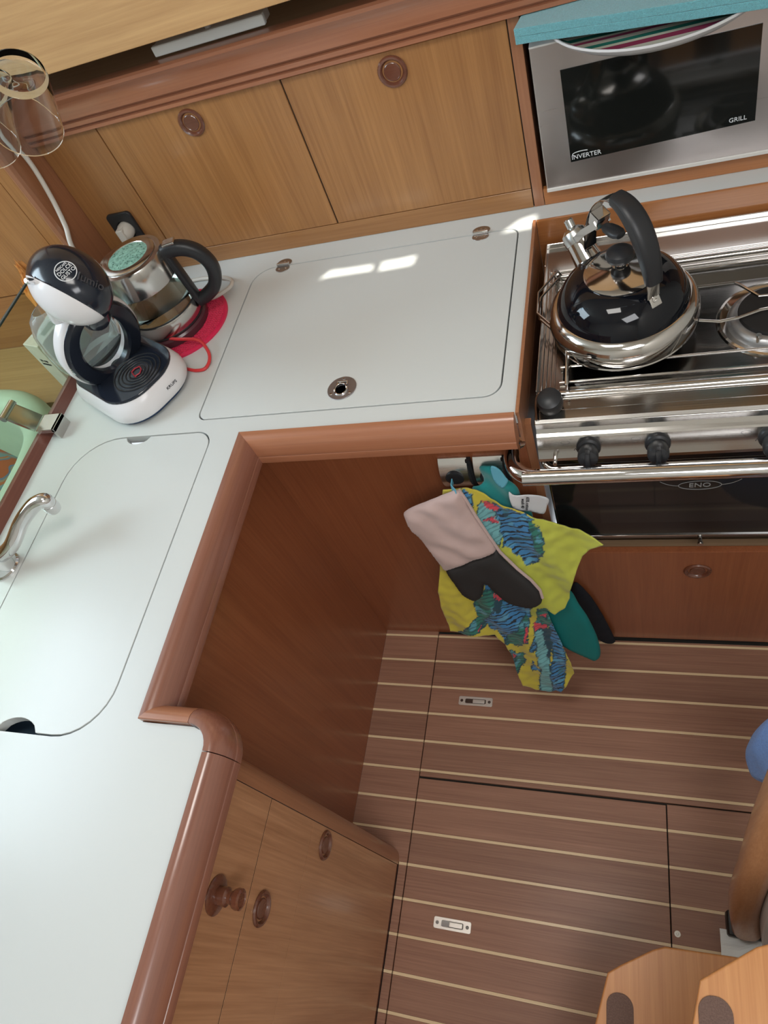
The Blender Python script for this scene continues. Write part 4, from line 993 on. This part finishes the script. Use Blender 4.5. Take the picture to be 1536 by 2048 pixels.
# ================================================================ TAP
fx, fy = -0.4050, -0.2700
tp = thing('tap', 'chrome sink tap with folded-down swan spout at the left edge', 'tap', (fx, fy, H))
MB().lathe([(0.030, 0), (0.030, 0.003), (0.0270, 0.006), (0.0250, 0.030), (0.0235, 0.042), (0.018, 0.048), (0, 0.049)], Matrix.Translation((fx, fy, H)), 48).build('base_body', M_CHROME, tp)
tpath = bez([Vector((fx, fy, H + 0.025)), at(22, 1092, 'z', 0.948), at(42, 1046, 'z', 0.972), at(66, 1012, 'z', 0.990), at(88, 1001, 'z', 0.994), at(98, 1008, 'z', 0.980)], 8)
MB().tube(tpath, 0.0132, 22).build('spout', M_CHROME, tp)
e_ = tpath[-1]; d_ = (tpath[-1] - tpath[-3]).normalized()
MB().lathe([(0.0135, -0.004), (0.0140, 0.010), (0.0130, 0.018), (0.010, 0.018), (0.009, 0.010)], frame(e_, (1, 0, 0), d_), 28).build('aerator', M_CHROME, tp)

# ================================================================ HOOK PLATES, MITTS, TOWEL
for i, (xa, xb) in enumerate(((0.3330, 0.3850), (0.3965, 0.4480))):
    hk = thing('towel_hook', 'square polished steel towel grip with black push-in disc, %s' % ('farther from the stove' if i == 0 else 'nearer the stove'), 'hook', ((xa + xb) / 2, 0.022, 0.70), 'steel towel grips on the cabinet front')
    b = MB(); n = 14; vs = []; fs = []
    for k in range(n + 1):
        t = k / n; z = 0.694 + 0.084 * t; yy = 0.0190 - 0.018 * math.sin(PI * t) ** 0.8
        vs += [(xa, yy, z), (xb, yy, z), (xa, 0.0222, z), (xb, 0.0222, z)]
    for k in range(n):
        a = 4 * k; fs += [[a, a + 1, a + 5, a + 4], [a + 2, a + 6, a + 7, a + 3], [a, a + 4, a + 6, a + 2], [a + 1, a + 3, a + 7, a + 5]]
    fs += [[0, 2, 3, 1], [4 * n, 4 * n + 1, 4 * n + 3, 4 * n + 2]]
    b.add(vs, fs, True).build('face_plate', steel('towel_grip_steel', (0.8, 0.79, 0.77), 0.28, 'x') if i == 0 else bpy.data.materials['towel_grip_steel'], hk, sharp=40)
    MB().lathe([(0.0165, -0.006), (0.0170, 0.0015), (0.013, 0.003), (0.004, 0.001), (0, 0.001)], frame(((xa + xb) / 2, 0.0010, 0.7420), (1, 0, 0), (0, -1, 0)), 32).build('grip_disc', M_BLACK, hk)
    MB().box(xb - 0.002, 0.0125, 0.690, xb + 0.007, 0.0222, 0.776, 0.001).build('black_backing', M_BLACK, hk)


def inside(p, poly):
    x, y = p; c_ = False; n = len(poly); j = n - 1
    for i in range(n):
        xi, yi = poly[i]; xj, yj = poly[j]
        if (yi > y) != (yj > y) and x < (xj - xi) * (y - yi) / (yj - yi) + xi: c_ = not c_
        j = i
    return c_


def nearest(p, poly):
    best = None; bd_ = 1e9; P = Vector(p)
    for i in range(len(poly)):
        a = Vector(poly[i]); b = Vector(poly[(i + 1) % len(poly)]); ab = b - a
        t = max(0, min(1, (P - a).dot(ab) / max(1e-12, ab.dot(ab)))); q = a + ab * t; d = (P - q).length
        if d < bd_: bd_ = d; best = q
    return best, bd_


def smooth_poly(px, n=4):
    P = [Vector((a, b, 0)) for a, b in px]; N_ = len(P); out = []
    for i in range(N_):
        a, b, c_, d = P[i - 1], P[i], P[(i + 1) % N_], P[(i + 2) % N_]
        for k in range(n):
            t = k / n; q = 0.5 * ((2 * b) + (c_ - a) * t + (2 * a - 5 * b + 4 * c_ - d) * t * t + (3 * b - a - 3 * c_ + d) * t ** 3)
            out.append((q.x, q.y))
    return out


def cloth(px, n, d, step, T, fold, colf, name, m, parent=None, both=True, smooth=True):
    """fabric panel: outline surveyed on the plane n.p=d where the cloth hangs, given folds and real thickness"""
    n = n.normalized(); ux = Vector((1, 0, 0)); ux = (ux - n * ux.dot(n)).normalized(); uy = n.cross(ux)
    if uy.z < 0: uy = -uy
    O_ = n * d
    pts = smooth_poly(px) if smooth else px
    loc = lambda p: ((p - O_).dot(ux), (p - O_).dot(uy))
    poly = [loc(atp(a, b, n, d)) for a, b in pts]
    x0_, x1_ = min(p[0] for p in poly), max(p[0] for p in poly); y0_, y1_ = min(p[1] for p in poly), max(p[1] for p in poly)
    nx = int((x1_ - x0_) / step) + 2; ny = int((y1_ - y0_) / step) + 2
    cells = [(i, j) for i in range(nx) for j in range(ny) if inside((x0_ + (i + .5) * step, y0_ + (j + .5) * step), poly)]
    use = {}
    cnt = {}
    for i, j in cells:
        for q in ((i, j), (i + 1, j), (i + 1, j + 1), (i, j + 1)): cnt[q] = cnt.get(q, 0) + 1
    vs = []; uv = []; col_ = []
    order = list(cnt.keys())
    for q in order:
        p = (x0_ + q[0] * step, y0_ + q[1] * step); nb_, dist = nearest(p, poly)
        if cnt[q] < 4: p = (nb_.x, nb_.y); dist = 0
        uv.append((p[0], p[1], dist))
    idx = {q: i for i, q in enumerate(order)}; NV = len(order)
    front = []; back = []
    nc = n if n.dot(CC - O_) > 0 else -n
    for (a, b, dist) in uv:
        f = fold(a, b, dist); t = T(dist) if callable(T) else T
        base_ = O_ + ux * a + uy * b
        front.append(base_ + nc * (f + t)); back.append(base_ + nc * (f - t * (0.6 if callable(T) else 1)))
    fs = []; 
    for i, j in cells:
        f = [idx[(i, j)], idx[(i + 1, j)], idx[(i + 1, j + 1)], idx[(i, j + 1)]]; fs.append(f); fs.append([k_ + NV for k_ in f][::-1])
    # side walls
    ed = {}
    for i, j in cells:
        f = [idx[(i, j)], idx[(i + 1, j)], idx[(i + 1, j + 1)], idx[(i, j + 1)]]
        for k_ in range(4):
            e = (f[k_], f[(k_ + 1) % 4]); r_ = (e[1], e[0])
            if r_ in ed: del ed[r_]
            else: ed[e] = 1
    for a, b in ed: fs.append([b, a, a + NV, b + NV])
    b = MB(); b.add(front + back, fs, True)
    # build without merging so colours keep their order
    root = root_loc(parent) if parent is not None else Vector((sum((v.x for v in front)) / NV, sum((v.y for v in front)) / NV, min(v.z for v in front + back)))
    me = bpy.data.meshes.new(name); me.from_pydata([v - root for v in b.v], [], b.f); me.polygons.foreach_set('use_smooth', [True] * len(b.f))
    if colf:
        at_ = me.color_attributes.new('print', 'FLOAT_COLOR', 'POINT')
        for i in range(NV):
            wv_ = O_ + ux * uv[i][0] + uy * uv[i][1]; c_ = (wv_ - CC); X = 768 + CF * rx.dot(c_) / rz.dot(c_); Yp = 1024 + CF * ry.dot(c_) / rz.dot(c_)
            r_ = colf(X, Yp); at_.data[i].color = r_; at_.data[i + NV].color = r_
    me.materials.append(m); o_ = bpy.data.objects.new(name, me); COL.objects.link(o_)
    if parent is not None: o_.parent = parent
    else: o_.location = root
    return o_


# slanted planes on which the bulky textiles hang away from the cabinet front
NP = Vector((0, 1, -0.225)).normalized()


def pl(y_at_07): return NP.dot(Vector((0, y_at_07, 0.7)))


# --- printed tea towel
YEL = (0.52, 0.43, 0.045, 0.0); YG = (0.45, 0.47, 0.06, 0.0); BL = (0.045, 0.20, 0.42, 1.0); GN = (0.025, 0.17, 0.13, 0.6); PK = (0.62, 0.06, 0.085, 0.3); TL = (0.16, 0.40, 0.42, 0.35); LT = (0.12, 0.36, 0.50, 0.5)
PR = [
    (BL, [(925, 975), (945, 990), (948, 1008), (940, 1028), (930, 1020), (932, 1000)]),
    (TL, [(958, 1010), (985, 1010), (1010, 1030), (1015, 1060), (1000, 1090), (972, 1058), (955, 1036)]),
    (BL, [(985, 1008), (1030, 1022), (1070, 1035), (1062, 1070), (1085, 1100), (1075, 1125), (1050, 1118), (1010, 1092), (1002, 1060)]),
    (GN, [(1058, 1038), (1070, 1042), (1088, 1072), (1090, 1100), (1080, 1120), (1066, 1080)]),
    (BL, [(1052, 1095), (1085, 1105), (1072, 1128), (1058, 1132), (1048, 1120)]),
    (PK, [(962, 1003), (978, 1006), (1000, 1022), (996, 1028), (972, 1018)]), (PK, [(966, 1034), (990, 1040), (998, 1050), (976, 1044)]),
    (GN, [(955, 1200), (972, 1180), (1000, 1170), (1020, 1190), (1000, 1230), (960, 1265), (920, 1268), (950, 1240), (958, 1235), (948, 1220)]),
    (BL, [(968, 1245), (1000, 1205), (1060, 1200), (1062, 1235), (1045, 1262), (1020, 1290), (1005, 1272), (985, 1262)]),
    (BL, [(965, 1160), (1000, 1180), (975, 1182)]),
    (PK, [(985, 1183), (1010, 1196), (1003, 1208), (992, 1200)]), (PK, [(957, 1258), (972, 1246), (962, 1264)]), (YEL, [(990, 1200), (1006, 1204), (998, 1222), (988, 1214)]),
    (GN, [(1015, 1272), (1035, 1258), (1052, 1232), (1060, 1240), (1056, 1280), (1040, 1295), (1012, 1292)]), (PK, [(1051, 1256), (1057, 1258), (1056, 1282), (1050, 1284)]),
    (GN, [(1018, 1305), (1052, 1308), (1048, 1334), (1032, 1348), (1022, 1330)]), (PK, [(1024, 1310), (1036, 1312), (1030, 1328)]),
    (GN, [(1080, 1215), (1098, 1215), (1108, 1250), (1092, 1255), (1072, 1252)]), (PK, [(1070, 1250), (1096, 1252), (1092, 1262), (1070, 1262)]), (PK, [(1083, 1226), (1094, 1230), (1088, 1240)]),
    (TL, [(1070, 1262), (1084, 1262), (1096, 1300), (1104, 1345), (1106, 1390), (1080, 1390), (1082, 1340), (1072, 1295)]),
    (YEL, [(1086, 1262), (1102, 1258), (1106, 1300), (1100, 1330), (1094, 1300)]),
    (BL, [(1100, 1250), (1112, 1240), (1130, 1290), (1134, 1340), (1126, 1390), (1106, 1390), (1103, 1340), (1106, 1300)]),
    (BL, [(1075, 1288), (1068, 1300), (1062, 1302), (1070, 1272)]), (BL, [(1066, 1320), (1080, 1344), (1066, 1340)]),
]


def towel_col(x, y):
    x2 = x + 5 * noise.noise(Vector((x * .07, y * .07, 1))) + 3 * noise.noise(Vector((x * .3, y * .3, 1))); y2 = y + 5 * noise.noise(Vector((x * .07, y * .07, 7))) + 3 * noise.noise(Vector((x * .3, y * .3, 7)))
    c_ = YG if (y < 1235 and x > 1000 and y > 1030) else YEL
    for cc_, pg_ in PR:
        if inside((x2, y2), pg_): c_ = cc_
    c3 = None
    for cc_, pg_ in PR:
        if inside((x2 + 2.4, y2 + 1.6), pg_): c3 = cc_
    if (c3 is None) != (c_ in (YEL, YG)) or (c3 is not None and c3 is not c_): return (0.012, 0.05, 0.075, 0.0)
    if c_[3] > 0.55:
        k = noise.noise(Vector((x * 0.045, y * 0.07, 3)))
        if k > 0.28: c_ = tuple(a * .4 + b * .6 for a, b in zip(c_, LT))
        elif k < -0.38: c_ = tuple(a * .5 + b * .5 for a, b in zip(c_, GN))
    return c_


M_TEA = bpy.data.materials.new('fish_print_cotton'); M_TEA.use_nodes = True
N, L = nt(M_TEA); b_ = N['Principled BSDF']; b_.inputs['Roughness'].default_value = 0.85; b_.inputs['Sheen Weight'].default_value = 0.2
vc = N.new('ShaderNodeVertexColor'); vc.layer_name = 'print'
tc = N.new('ShaderNodeTexCoord'); mp = N.new('ShaderNodeMapping'); mp.inputs['Rotation'].default_value = (0, 0.5, 0); mp.inputs['Scale'].default_value = (1, 1, 2.2); L.new(tc.outputs['Object'], mp.inputs['Vector'])
wv = N.new('ShaderNodeTexWave'); wv.bands_direction = 'Z'; wv.inputs['Scale'].default_value = 15; wv.inputs['Distortion'].default_value = 7; wv.inputs['Detail'].default_value = 3; wv.inputs['Detail Scale'].default_value = 2.2
L.new(mp.outputs['Vector'], wv.inputs['Vector'])
th = N.new('ShaderNodeMath'); th.operation = 'LESS_THAN'; th.inputs[1].default_value = 0.26; L.new(wv.outputs['Fac'], th.inputs[0])
mu = N.new('ShaderNodeMath'); mu.operation = 'MULTIPLY'; L.new(th.outputs[0], mu.inputs[0]); L.new(vc.outputs['Alpha'], mu.inputs[1])
mxc = N.new('ShaderNodeMixRGB'); mxc.inputs['Color2'].default_value = (0.01, 0.018, 0.03, 1); L.new(mu.outputs[0], mxc.inputs['Fac']); L.new(vc.outputs['Color'], mxc.inputs['Color1'])
L.new(mxc.outputs['Color'], b_.inputs['Base Color'])
nz = N.new('ShaderNodeTexNoise'); nz.inputs['Scale'].default_value = 500; L.new(tc.outputs['Object'], nz.inputs['Vector']); bp = N.new('ShaderNodeBump'); bp.inputs['Strength'].default_value = 0.3; bp.inputs['Distance'].default_value = 0.0006
L.new(nz.outputs['Fac'], bp.inputs['Height']); L.new(bp.outputs['Normal'], b_.inputs['Normal'])

tow_px = [(886, 978), (883, 1010), (880, 1120), (877, 1180), (884, 1215), (900, 1264), (925, 1268), (958, 1268), (990, 1272), (1010, 1290), (1024, 1315), (1032, 1340), (1046, 1368), (1072, 1382), (1095, 1386), (1122, 1381), (1132, 1372), (1148, 1352), (1142, 1325), (1128, 1295), (1108, 1255),
          (1092, 1215), (1110, 1226), (1130, 1216), (1139, 1200), (1140, 1180), (1146, 1160), (1153, 1140), (1165, 1115), (1184, 1097), (1207, 1083), (1180, 1072), (1152, 1062), (1120, 1050), (1075, 1036), (1040, 1022), (1000, 1008), (965, 988), (935, 976), (910, 974)]
tfold = lambda a, b, d: 0.0050 * math.sin(a * 62 + b * 24 + 2 * noise.noise(Vector((a * 9, b * 9, 8)))) + 0.0060 * noise.noise(Vector((a * 22, b * 12, 0))) + 0.0030 * noise.noise(Vector((a * 60, b * 50, 2)))
twl = cloth(tow_px, NP, pl(-0.034), 0.0024, 0.0011, tfold, towel_col, 'tea_towel', M_TEA, smooth=False)
tag(twl, 'yellow tea towel printed with blue fish, hanging from the steel grip to the floor', 'towel')

# --- teal oven mitt
M_TEAL = mat('teal_cotton', (0.006, 0.21, 0.21), 0.85, sheen=0.3, bump=(400, 0.3, 0.0008), varc=0.08, vscale=15)
M_TEALD = mat('teal_silicone', (0.004, 0.15, 0.145), 0.6, varc=0.06, vscale=15)
tm = thing('oven_mitt', 'teal oven mitt with a white care label hanging nearest the stove', 'oven mitt', (0.50, -0.03, 0.02), 'oven mitts hanging on the cabinet front')
infl = lambda Tm, D: (lambda dist: 0.0012 + Tm * math.sqrt(max(0, 1 - (1 - min(dist, D) / D) ** 2)))
wr_ = lambda a, b, d: 0.0012 * noise.noise(Vector((a * 35, b * 25, 4)))
cloth([(1080, 1190), (1076, 1212), (1090, 1235), (1105, 1262), (1120, 1285), (1142, 1300), (1170, 1312), (1190, 1319), (1200, 1312), (1200, 1295), (1192, 1268), (1176, 1235), (1158, 1208), (1140, 1180), (1110, 1172)], NP, pl(-0.010), 0.0045, infl(0.009, 0.02), wr_, None, 'hand_part', M_TEALD, tm)
cloth([(958, 938), (972, 930), (992, 932), (1000, 948), (1015, 958), (1035, 975), (1046, 1000), (1066, 1030), (1040, 1045), (1005, 1020), (975, 1000), (948, 988), (946, 975), (968, 962)], Vector((0, 1, -0.1)), Vector((0, 1, -0.1)).normalized().dot(Vector((0, -0.006, 0.72))), 0.0035, infl(0.007, 0.02), lambda a, b, d: 0.003 * math.sin(a * 130 + b * 60), None, 'cuff', M_TEAL, tm)
lbm = mat('white_care_label', (0.66, 0.66, 0.68), 0.7); lbp = Vector((0, 1, -0.1)).normalized()
cloth([(1018, 982), (1030, 990), (1060, 992), (1096, 997), (1094, 1012), (1086, 1030), (1058, 1024), (1032, 1018), (1022, 1004)], lbp, lbp.dot(Vector((0, -0.024, 0.70))), 0.0035, 0.0006, lambda a, b, d: 0.003 * math.sin(a * 60), None, 'care_label', lbm, tm)
lM = frame(atp(1056, 1008, lbp, lbp.dot(Vector((0, -0.0285, 0.70)))), (0.98, 0, -0.16), (0, -1, 0.1))
text('65% cotton\nwash 40', 0.008, lM @ Matrix.Translation((-0.005, 0, 0)) @ Matrix.Rotation(-PI / 2, 4, 'Z'), M_PRINTD, tm, 'label_print')
cloth([(982, 932), (998, 938), (1012, 955), (1016, 962), (1006, 976), (992, 966), (984, 950)], lbp, lbp.dot(Vector((0, -0.016, 0.72))), 0.003, 0.0008, lambda a, b, d: 0, None, 'hanging_loop', mat('pale_blue_tape', (0.13, 0.42, 0.55), 0.8), tm)

# --- black mitt at the back
bmt = cloth([(1150, 1165), (1170, 1180), (1190, 1205), (1208, 1235), (1226, 1270), (1230, 1283), (1212, 1284), (1195, 1276), (1175, 1262), (1150, 1225), (1140, 1190)], Vector((0, 1, -0.02)).normalized(), Vector((0, 1, -0.02)).normalized().dot(Vector((0, 0.008, 0.0))), 0.005, infl(0.008, 0.02), wr_, None, 'black_mitt', mat('black_navy_fabric', (0.008, 0.010, 0.016), 0.9), None)
bmt.name = 'oven_mitt'; tag(bmt, 'plain black mitt behind the teal one, its tip at the drawer foot', 'oven mitt', 'oven mitts hanging on the cabinet front')

# --- pink and black mitt in front
pm = thing('oven_mitt', 'oven mitt with dusty pink cuff and black neoprene hand, hanging in front', 'oven mitt', (0.36, -0.06, 0.3), 'oven mitts hanging on the cabinet front')
dpk = pl(-0.050)
cloth([(808, 1030), (812, 1022), (830, 1012), (860, 1000), (900, 984), (918, 980), (928, 992), (940, 1018), (958, 1045), (980, 1075), (992, 1098), (980, 1108), (950, 1118), (920, 1130), (892, 1139), (880, 1128), (862, 1104), (840, 1076), (820, 1056)], NP, dpk, 0.0038, infl(0.011, 0.022),
      lambda a, b, d: 0.0022 * math.sin((a * .6 + b) * 95 + 3 * noise.noise(Vector((a * 12, b * 12, 0)))) * min(1, d / 0.01) + 0.001 * noise.noise(Vector((a * 50, b * 50, 0))), None, 'cuff', mat('dusty_pink_cotton', (0.50, 0.36, 0.335), 0.85, sheen=0.3, bump=(500, 0.3, 0.0006), varc=0.05, vscale=14), pm)
cloth([(892, 1138), (920, 1129), (950, 1117), (980, 1107), (993, 1100), (1010, 1120), (1035, 1142), (1058, 1160), (1076, 1178), (1084, 1196), (1080, 1208), (1062, 1214), (1035, 1210), (1010, 1200), (985, 1180), (970, 1166), (966, 1185), (958, 1198), (945, 1199), (925, 1188), (908, 1166)], NP, dpk, 0.0042, infl(0.010, 0.022), wr_, None, 'hand_part', mat('black_neoprene', (0.022, 0.020, 0.020), 0.75, bump=(700, 0.3, 0.0005)), pm)
pip = [(918, 980), (932, 1000), (950, 1030), (975, 1068), (1000, 1104), (1035, 1138), (1062, 1160), (1080, 1180), (1085, 1196)]
MB().tube([atp(a, b, NP, pl(-0.052)) for a, b in pip], 0.0030, 8).build('piping', bpy.data.materials['dusty_pink_cotton'], pm)
MB().sweep([atp(905, 962, NP, pl(-0.024)), atp(903, 975, NP, pl(-0.040)), atp(912, 985, NP, pl(-0.056))], [(-0.006, -0.0008), (0.006, -0.0008), (0.006, 0.0008), (-0.006, 0.0008)], up=(1, 0, 0)).build('hanging_loop', bpy.data.materials['pale_blue_tape'], pm)

# ================================================================ COMPANIONWAY STEPS, POST, BLUE TOWEL
M_PAD = mat('brown_grip_pad', (0.17, 0.105, 0.085), 0.95, bump=(900, 0.8, 0.001), varc=0.2, vscale=500)
for i, (z, xl, yb_, lab) in enumerate(((0.25, 0.580, -0.640, 'lower amber wooden companionway step with clipped corner and grip pad'), (0.50, 0.713, -0.630, 'upper amber wooden companionway step, partly over the lower one'))):
    sp_t = thing('companionway_step', lab, 'step', (xl + 0.2, -0.9, z - 0.03), 'companionway steps at the bottom right')
    c1 = at(*((1215, 1945) if i == 0 else (1400, 1960)), 'z', z); c2 = at(*((1330, 1893) if i == 0 else (1545, 1886)), 'z', z); c0 = at(*((1190, 2048) if i == 0 else (1385, 2048)), 'z', z)
    dd = (c0 - c1).normalized(); far = c0 + dd * 0.45; e3 = at(1500, 1909, 'z', z) if i == 0 else c2 + Vector((0.10, 0.004, 0))
    wdt = 0.26
    poly = [(far.x, far.y), (c1.x, c1.y), (c1.x + 0.02, c1.y + 0.014), (c2.x - 0.02, c2.y - 0.008), (c2.x, c2.y), (c2.x + wdt - 0.02, c2.y + 0.006), (c2.x + wdt + 0.02, far.y)]
    MB().shape(poly, (), 0.032, Matrix.Translation((0, 0, z - 0.032)), 0.003).build('tread', W_STEP, sp_t)
    g0 = at(*((1240, 2020) if i == 0 else (1432, 2035)), 'z', z)
    MB().shape(rrect(g0.x - 0.0215, g0.y - 0.30, g0.x + 0.0215, g0.y + 0.024, 0.020), (), 0.0022, Matrix.Translation((0, 0, z)), 0.0005).build('grip_pad', M_PAD, sp_t)
    MB().box(c2.x + 0.05, c2.y - 0.08, 0.0 if i == 0 else 0.251, c2.x + 0.072, c2.y - 0.02, z - 0.032).build('bracket', M_GAP, sp_t)
# engine box with rounded trim post
eb = thing('engine_box', 'rounded varnished corner of the engine box at the right edge', 'cabinet', (1.05, -0.5, 0))
pc = [at(1446, 1815, 'x', 0.84), at(1460, 1762, 'x', 0.84), at(1478, 1702, 'x', 0.84), at(1498, 1630, 'x', 0.84), at(1518, 1570, 'x', 0.84), at(1545, 1500, 'x', 0.84)]
B0 = at(1438, 1860, 'z', 0.0); B1 = at(1545, 1515, 'z', 0.62)
lp = bez([p + Vector((0.010, 0.0, 0)) for p in [Vector((B0.x + 0.035, B0.y + 0.012, 0.045)), at(1477, 1800, 'z', 0.14) + Vector((0.0, 0, 0)), at(1500, 1725, 'z', 0.28), at(1528, 1640, 'z', 0.42), at(1570, 1540, 'z', 0.60), at(1600, 1470, 'z', 0.74)]], 10)
MB().sweep(lp, rrect(-0.028, -0.026, 0.028, 0.026, 0.020, 5), up=(1, 0, 0)).build('curved_post', wood('amber_post_wood', (0.42, 0.185, 0.08), (0.58, 0.29, 0.14), 'z', 0.3, 0.6), eb)
MB().sweep([p + Vector((0.044, -0.020, 0)) for p in lp], rrect(-0.030, -0.020, 0.030, 0.020, 0.004, 3), up=(1, 0, 0)).build('side_panel', mat('cream_post_reflection', (0.66, 0.62, 0.58), 0.15), eb)  # strip added beside the post to draw its pale glossy reflection
MB().box(B0.x + 0.012, B0.y - 0.010, 0.0, B0.x + 0.16, B0.y + 0.035, 0.042, 0.008, 3).build('rubber_foot', mat('black_rubber', (0.015, 0.014, 0.013), 0.5), eb)
pw_ = at(1475, 1893, 'z', 0.01)
rag = bmesh.new(); bmesh.ops.create_grid(rag, x_segments=16, y_segments=16, size=0.5)
for v in rag.verts: v.co = Vector((pw_.x + 0.055 + v.co.x * 0.17, pw_.y - 0.012 + v.co.y * 0.075, 0.012 + 0.010 * noise.noise(v.co * 4) + 0.004))
ro_ = MB().bm(rag, False).build('paper_sheet', mat('white_paper', (0.85, 0.88, 0.88), 0.8)); mdd = ro_.modifiers.new('solid', 'SOLIDIFY'); mdd.thickness = 0.001
tag(ro_, 'crumpled white paper on the floor behind the steps', 'paper')
# blue towel
bt0 = at(1535, 1500, 'z', 0.20)
tbm = bmesh.new(); bmesh.ops.create_icosphere(tbm, subdivisions=5, radius=1); TF = frame(bt0 + Vector((0.056, 0.010, 0.012)), (0.80, 0.25, 0), (0.1, 0.30, 0.95))
for v in tbm.verts:
    q_ = v.co.copy(); v.co = TF @ Vector((q_.x * 0.100, q_.y * 0.040, q_.z * 0.128)) + Vector((0.004, 0.004, 0.004)) * noise.noise(q_ * 3)
bb = MB().bm(tbm, True).build('blue_towel', M_BLUE); tag(bb, 'bright blue terry towel hanging over the engine box at the right edge', 'towel')

# ================================================================ TUMBLERS


def tumbler(rim_px, base_px, dist, h, rr, rb_, label):
    p0 = CC + ray(*rim_px).normalized() * dist; r2 = ray(*base_px).normalized()
    # point on the second ray at distance h from p0, the higher solution
    b_2 = r2.dot(p0 - CC); c_2 = (p0 - CC).length_squared - h * h; disc = max(0, b_2 * b_2 - c_2); t1 = b_2 - math.sqrt(disc); t2 = b_2 + math.sqrt(disc)
    q1, q2 = CC + r2 * t1, CC + r2 * t2; q = q1 if (q1 - p0).normalized().z > (q2 - p0).normalized().z else q2
    M = frame(q, (1, 0, 0), (p0 - q)); hh = (p0 - q).length
    o_ = MB().lathe([(0, 0.0), (rb_ * .55, 0.0), (rb_ * .62, -0.0015), (rb_ * .92, -0.0015), (rb_, 0.004), (rb_ + (rr - rb_) * .5, hh * .5), (rr, hh), (rr - 0.0022, hh), (rb_ + (rr - rb_) * .5 - 0.0028, hh * .5), (rb_ - 0.0035, 0.010), (rb_ * .7, 0.0065), (0, 0.006)], M, 64, cap=False).build('tumbler', M_CLEAR, base=p0)
    tag(o_, label, 'glass', 'upturned tumblers at the upper left')
    return o_, p0, q


t_a, pA, qA = tumbler((55, 255), (35, 142), 1.15, 0.090, 0.0440, 0.0335, 'clear upturned tumbler at the upper left, whole in view')
t_b, pB, qB = tumbler((-34, 283), (-54, 170), 1.30, 0.100, 0.0490, 0.0375, 'second clear upturned tumbler, mostly outside the left edge of the picture')
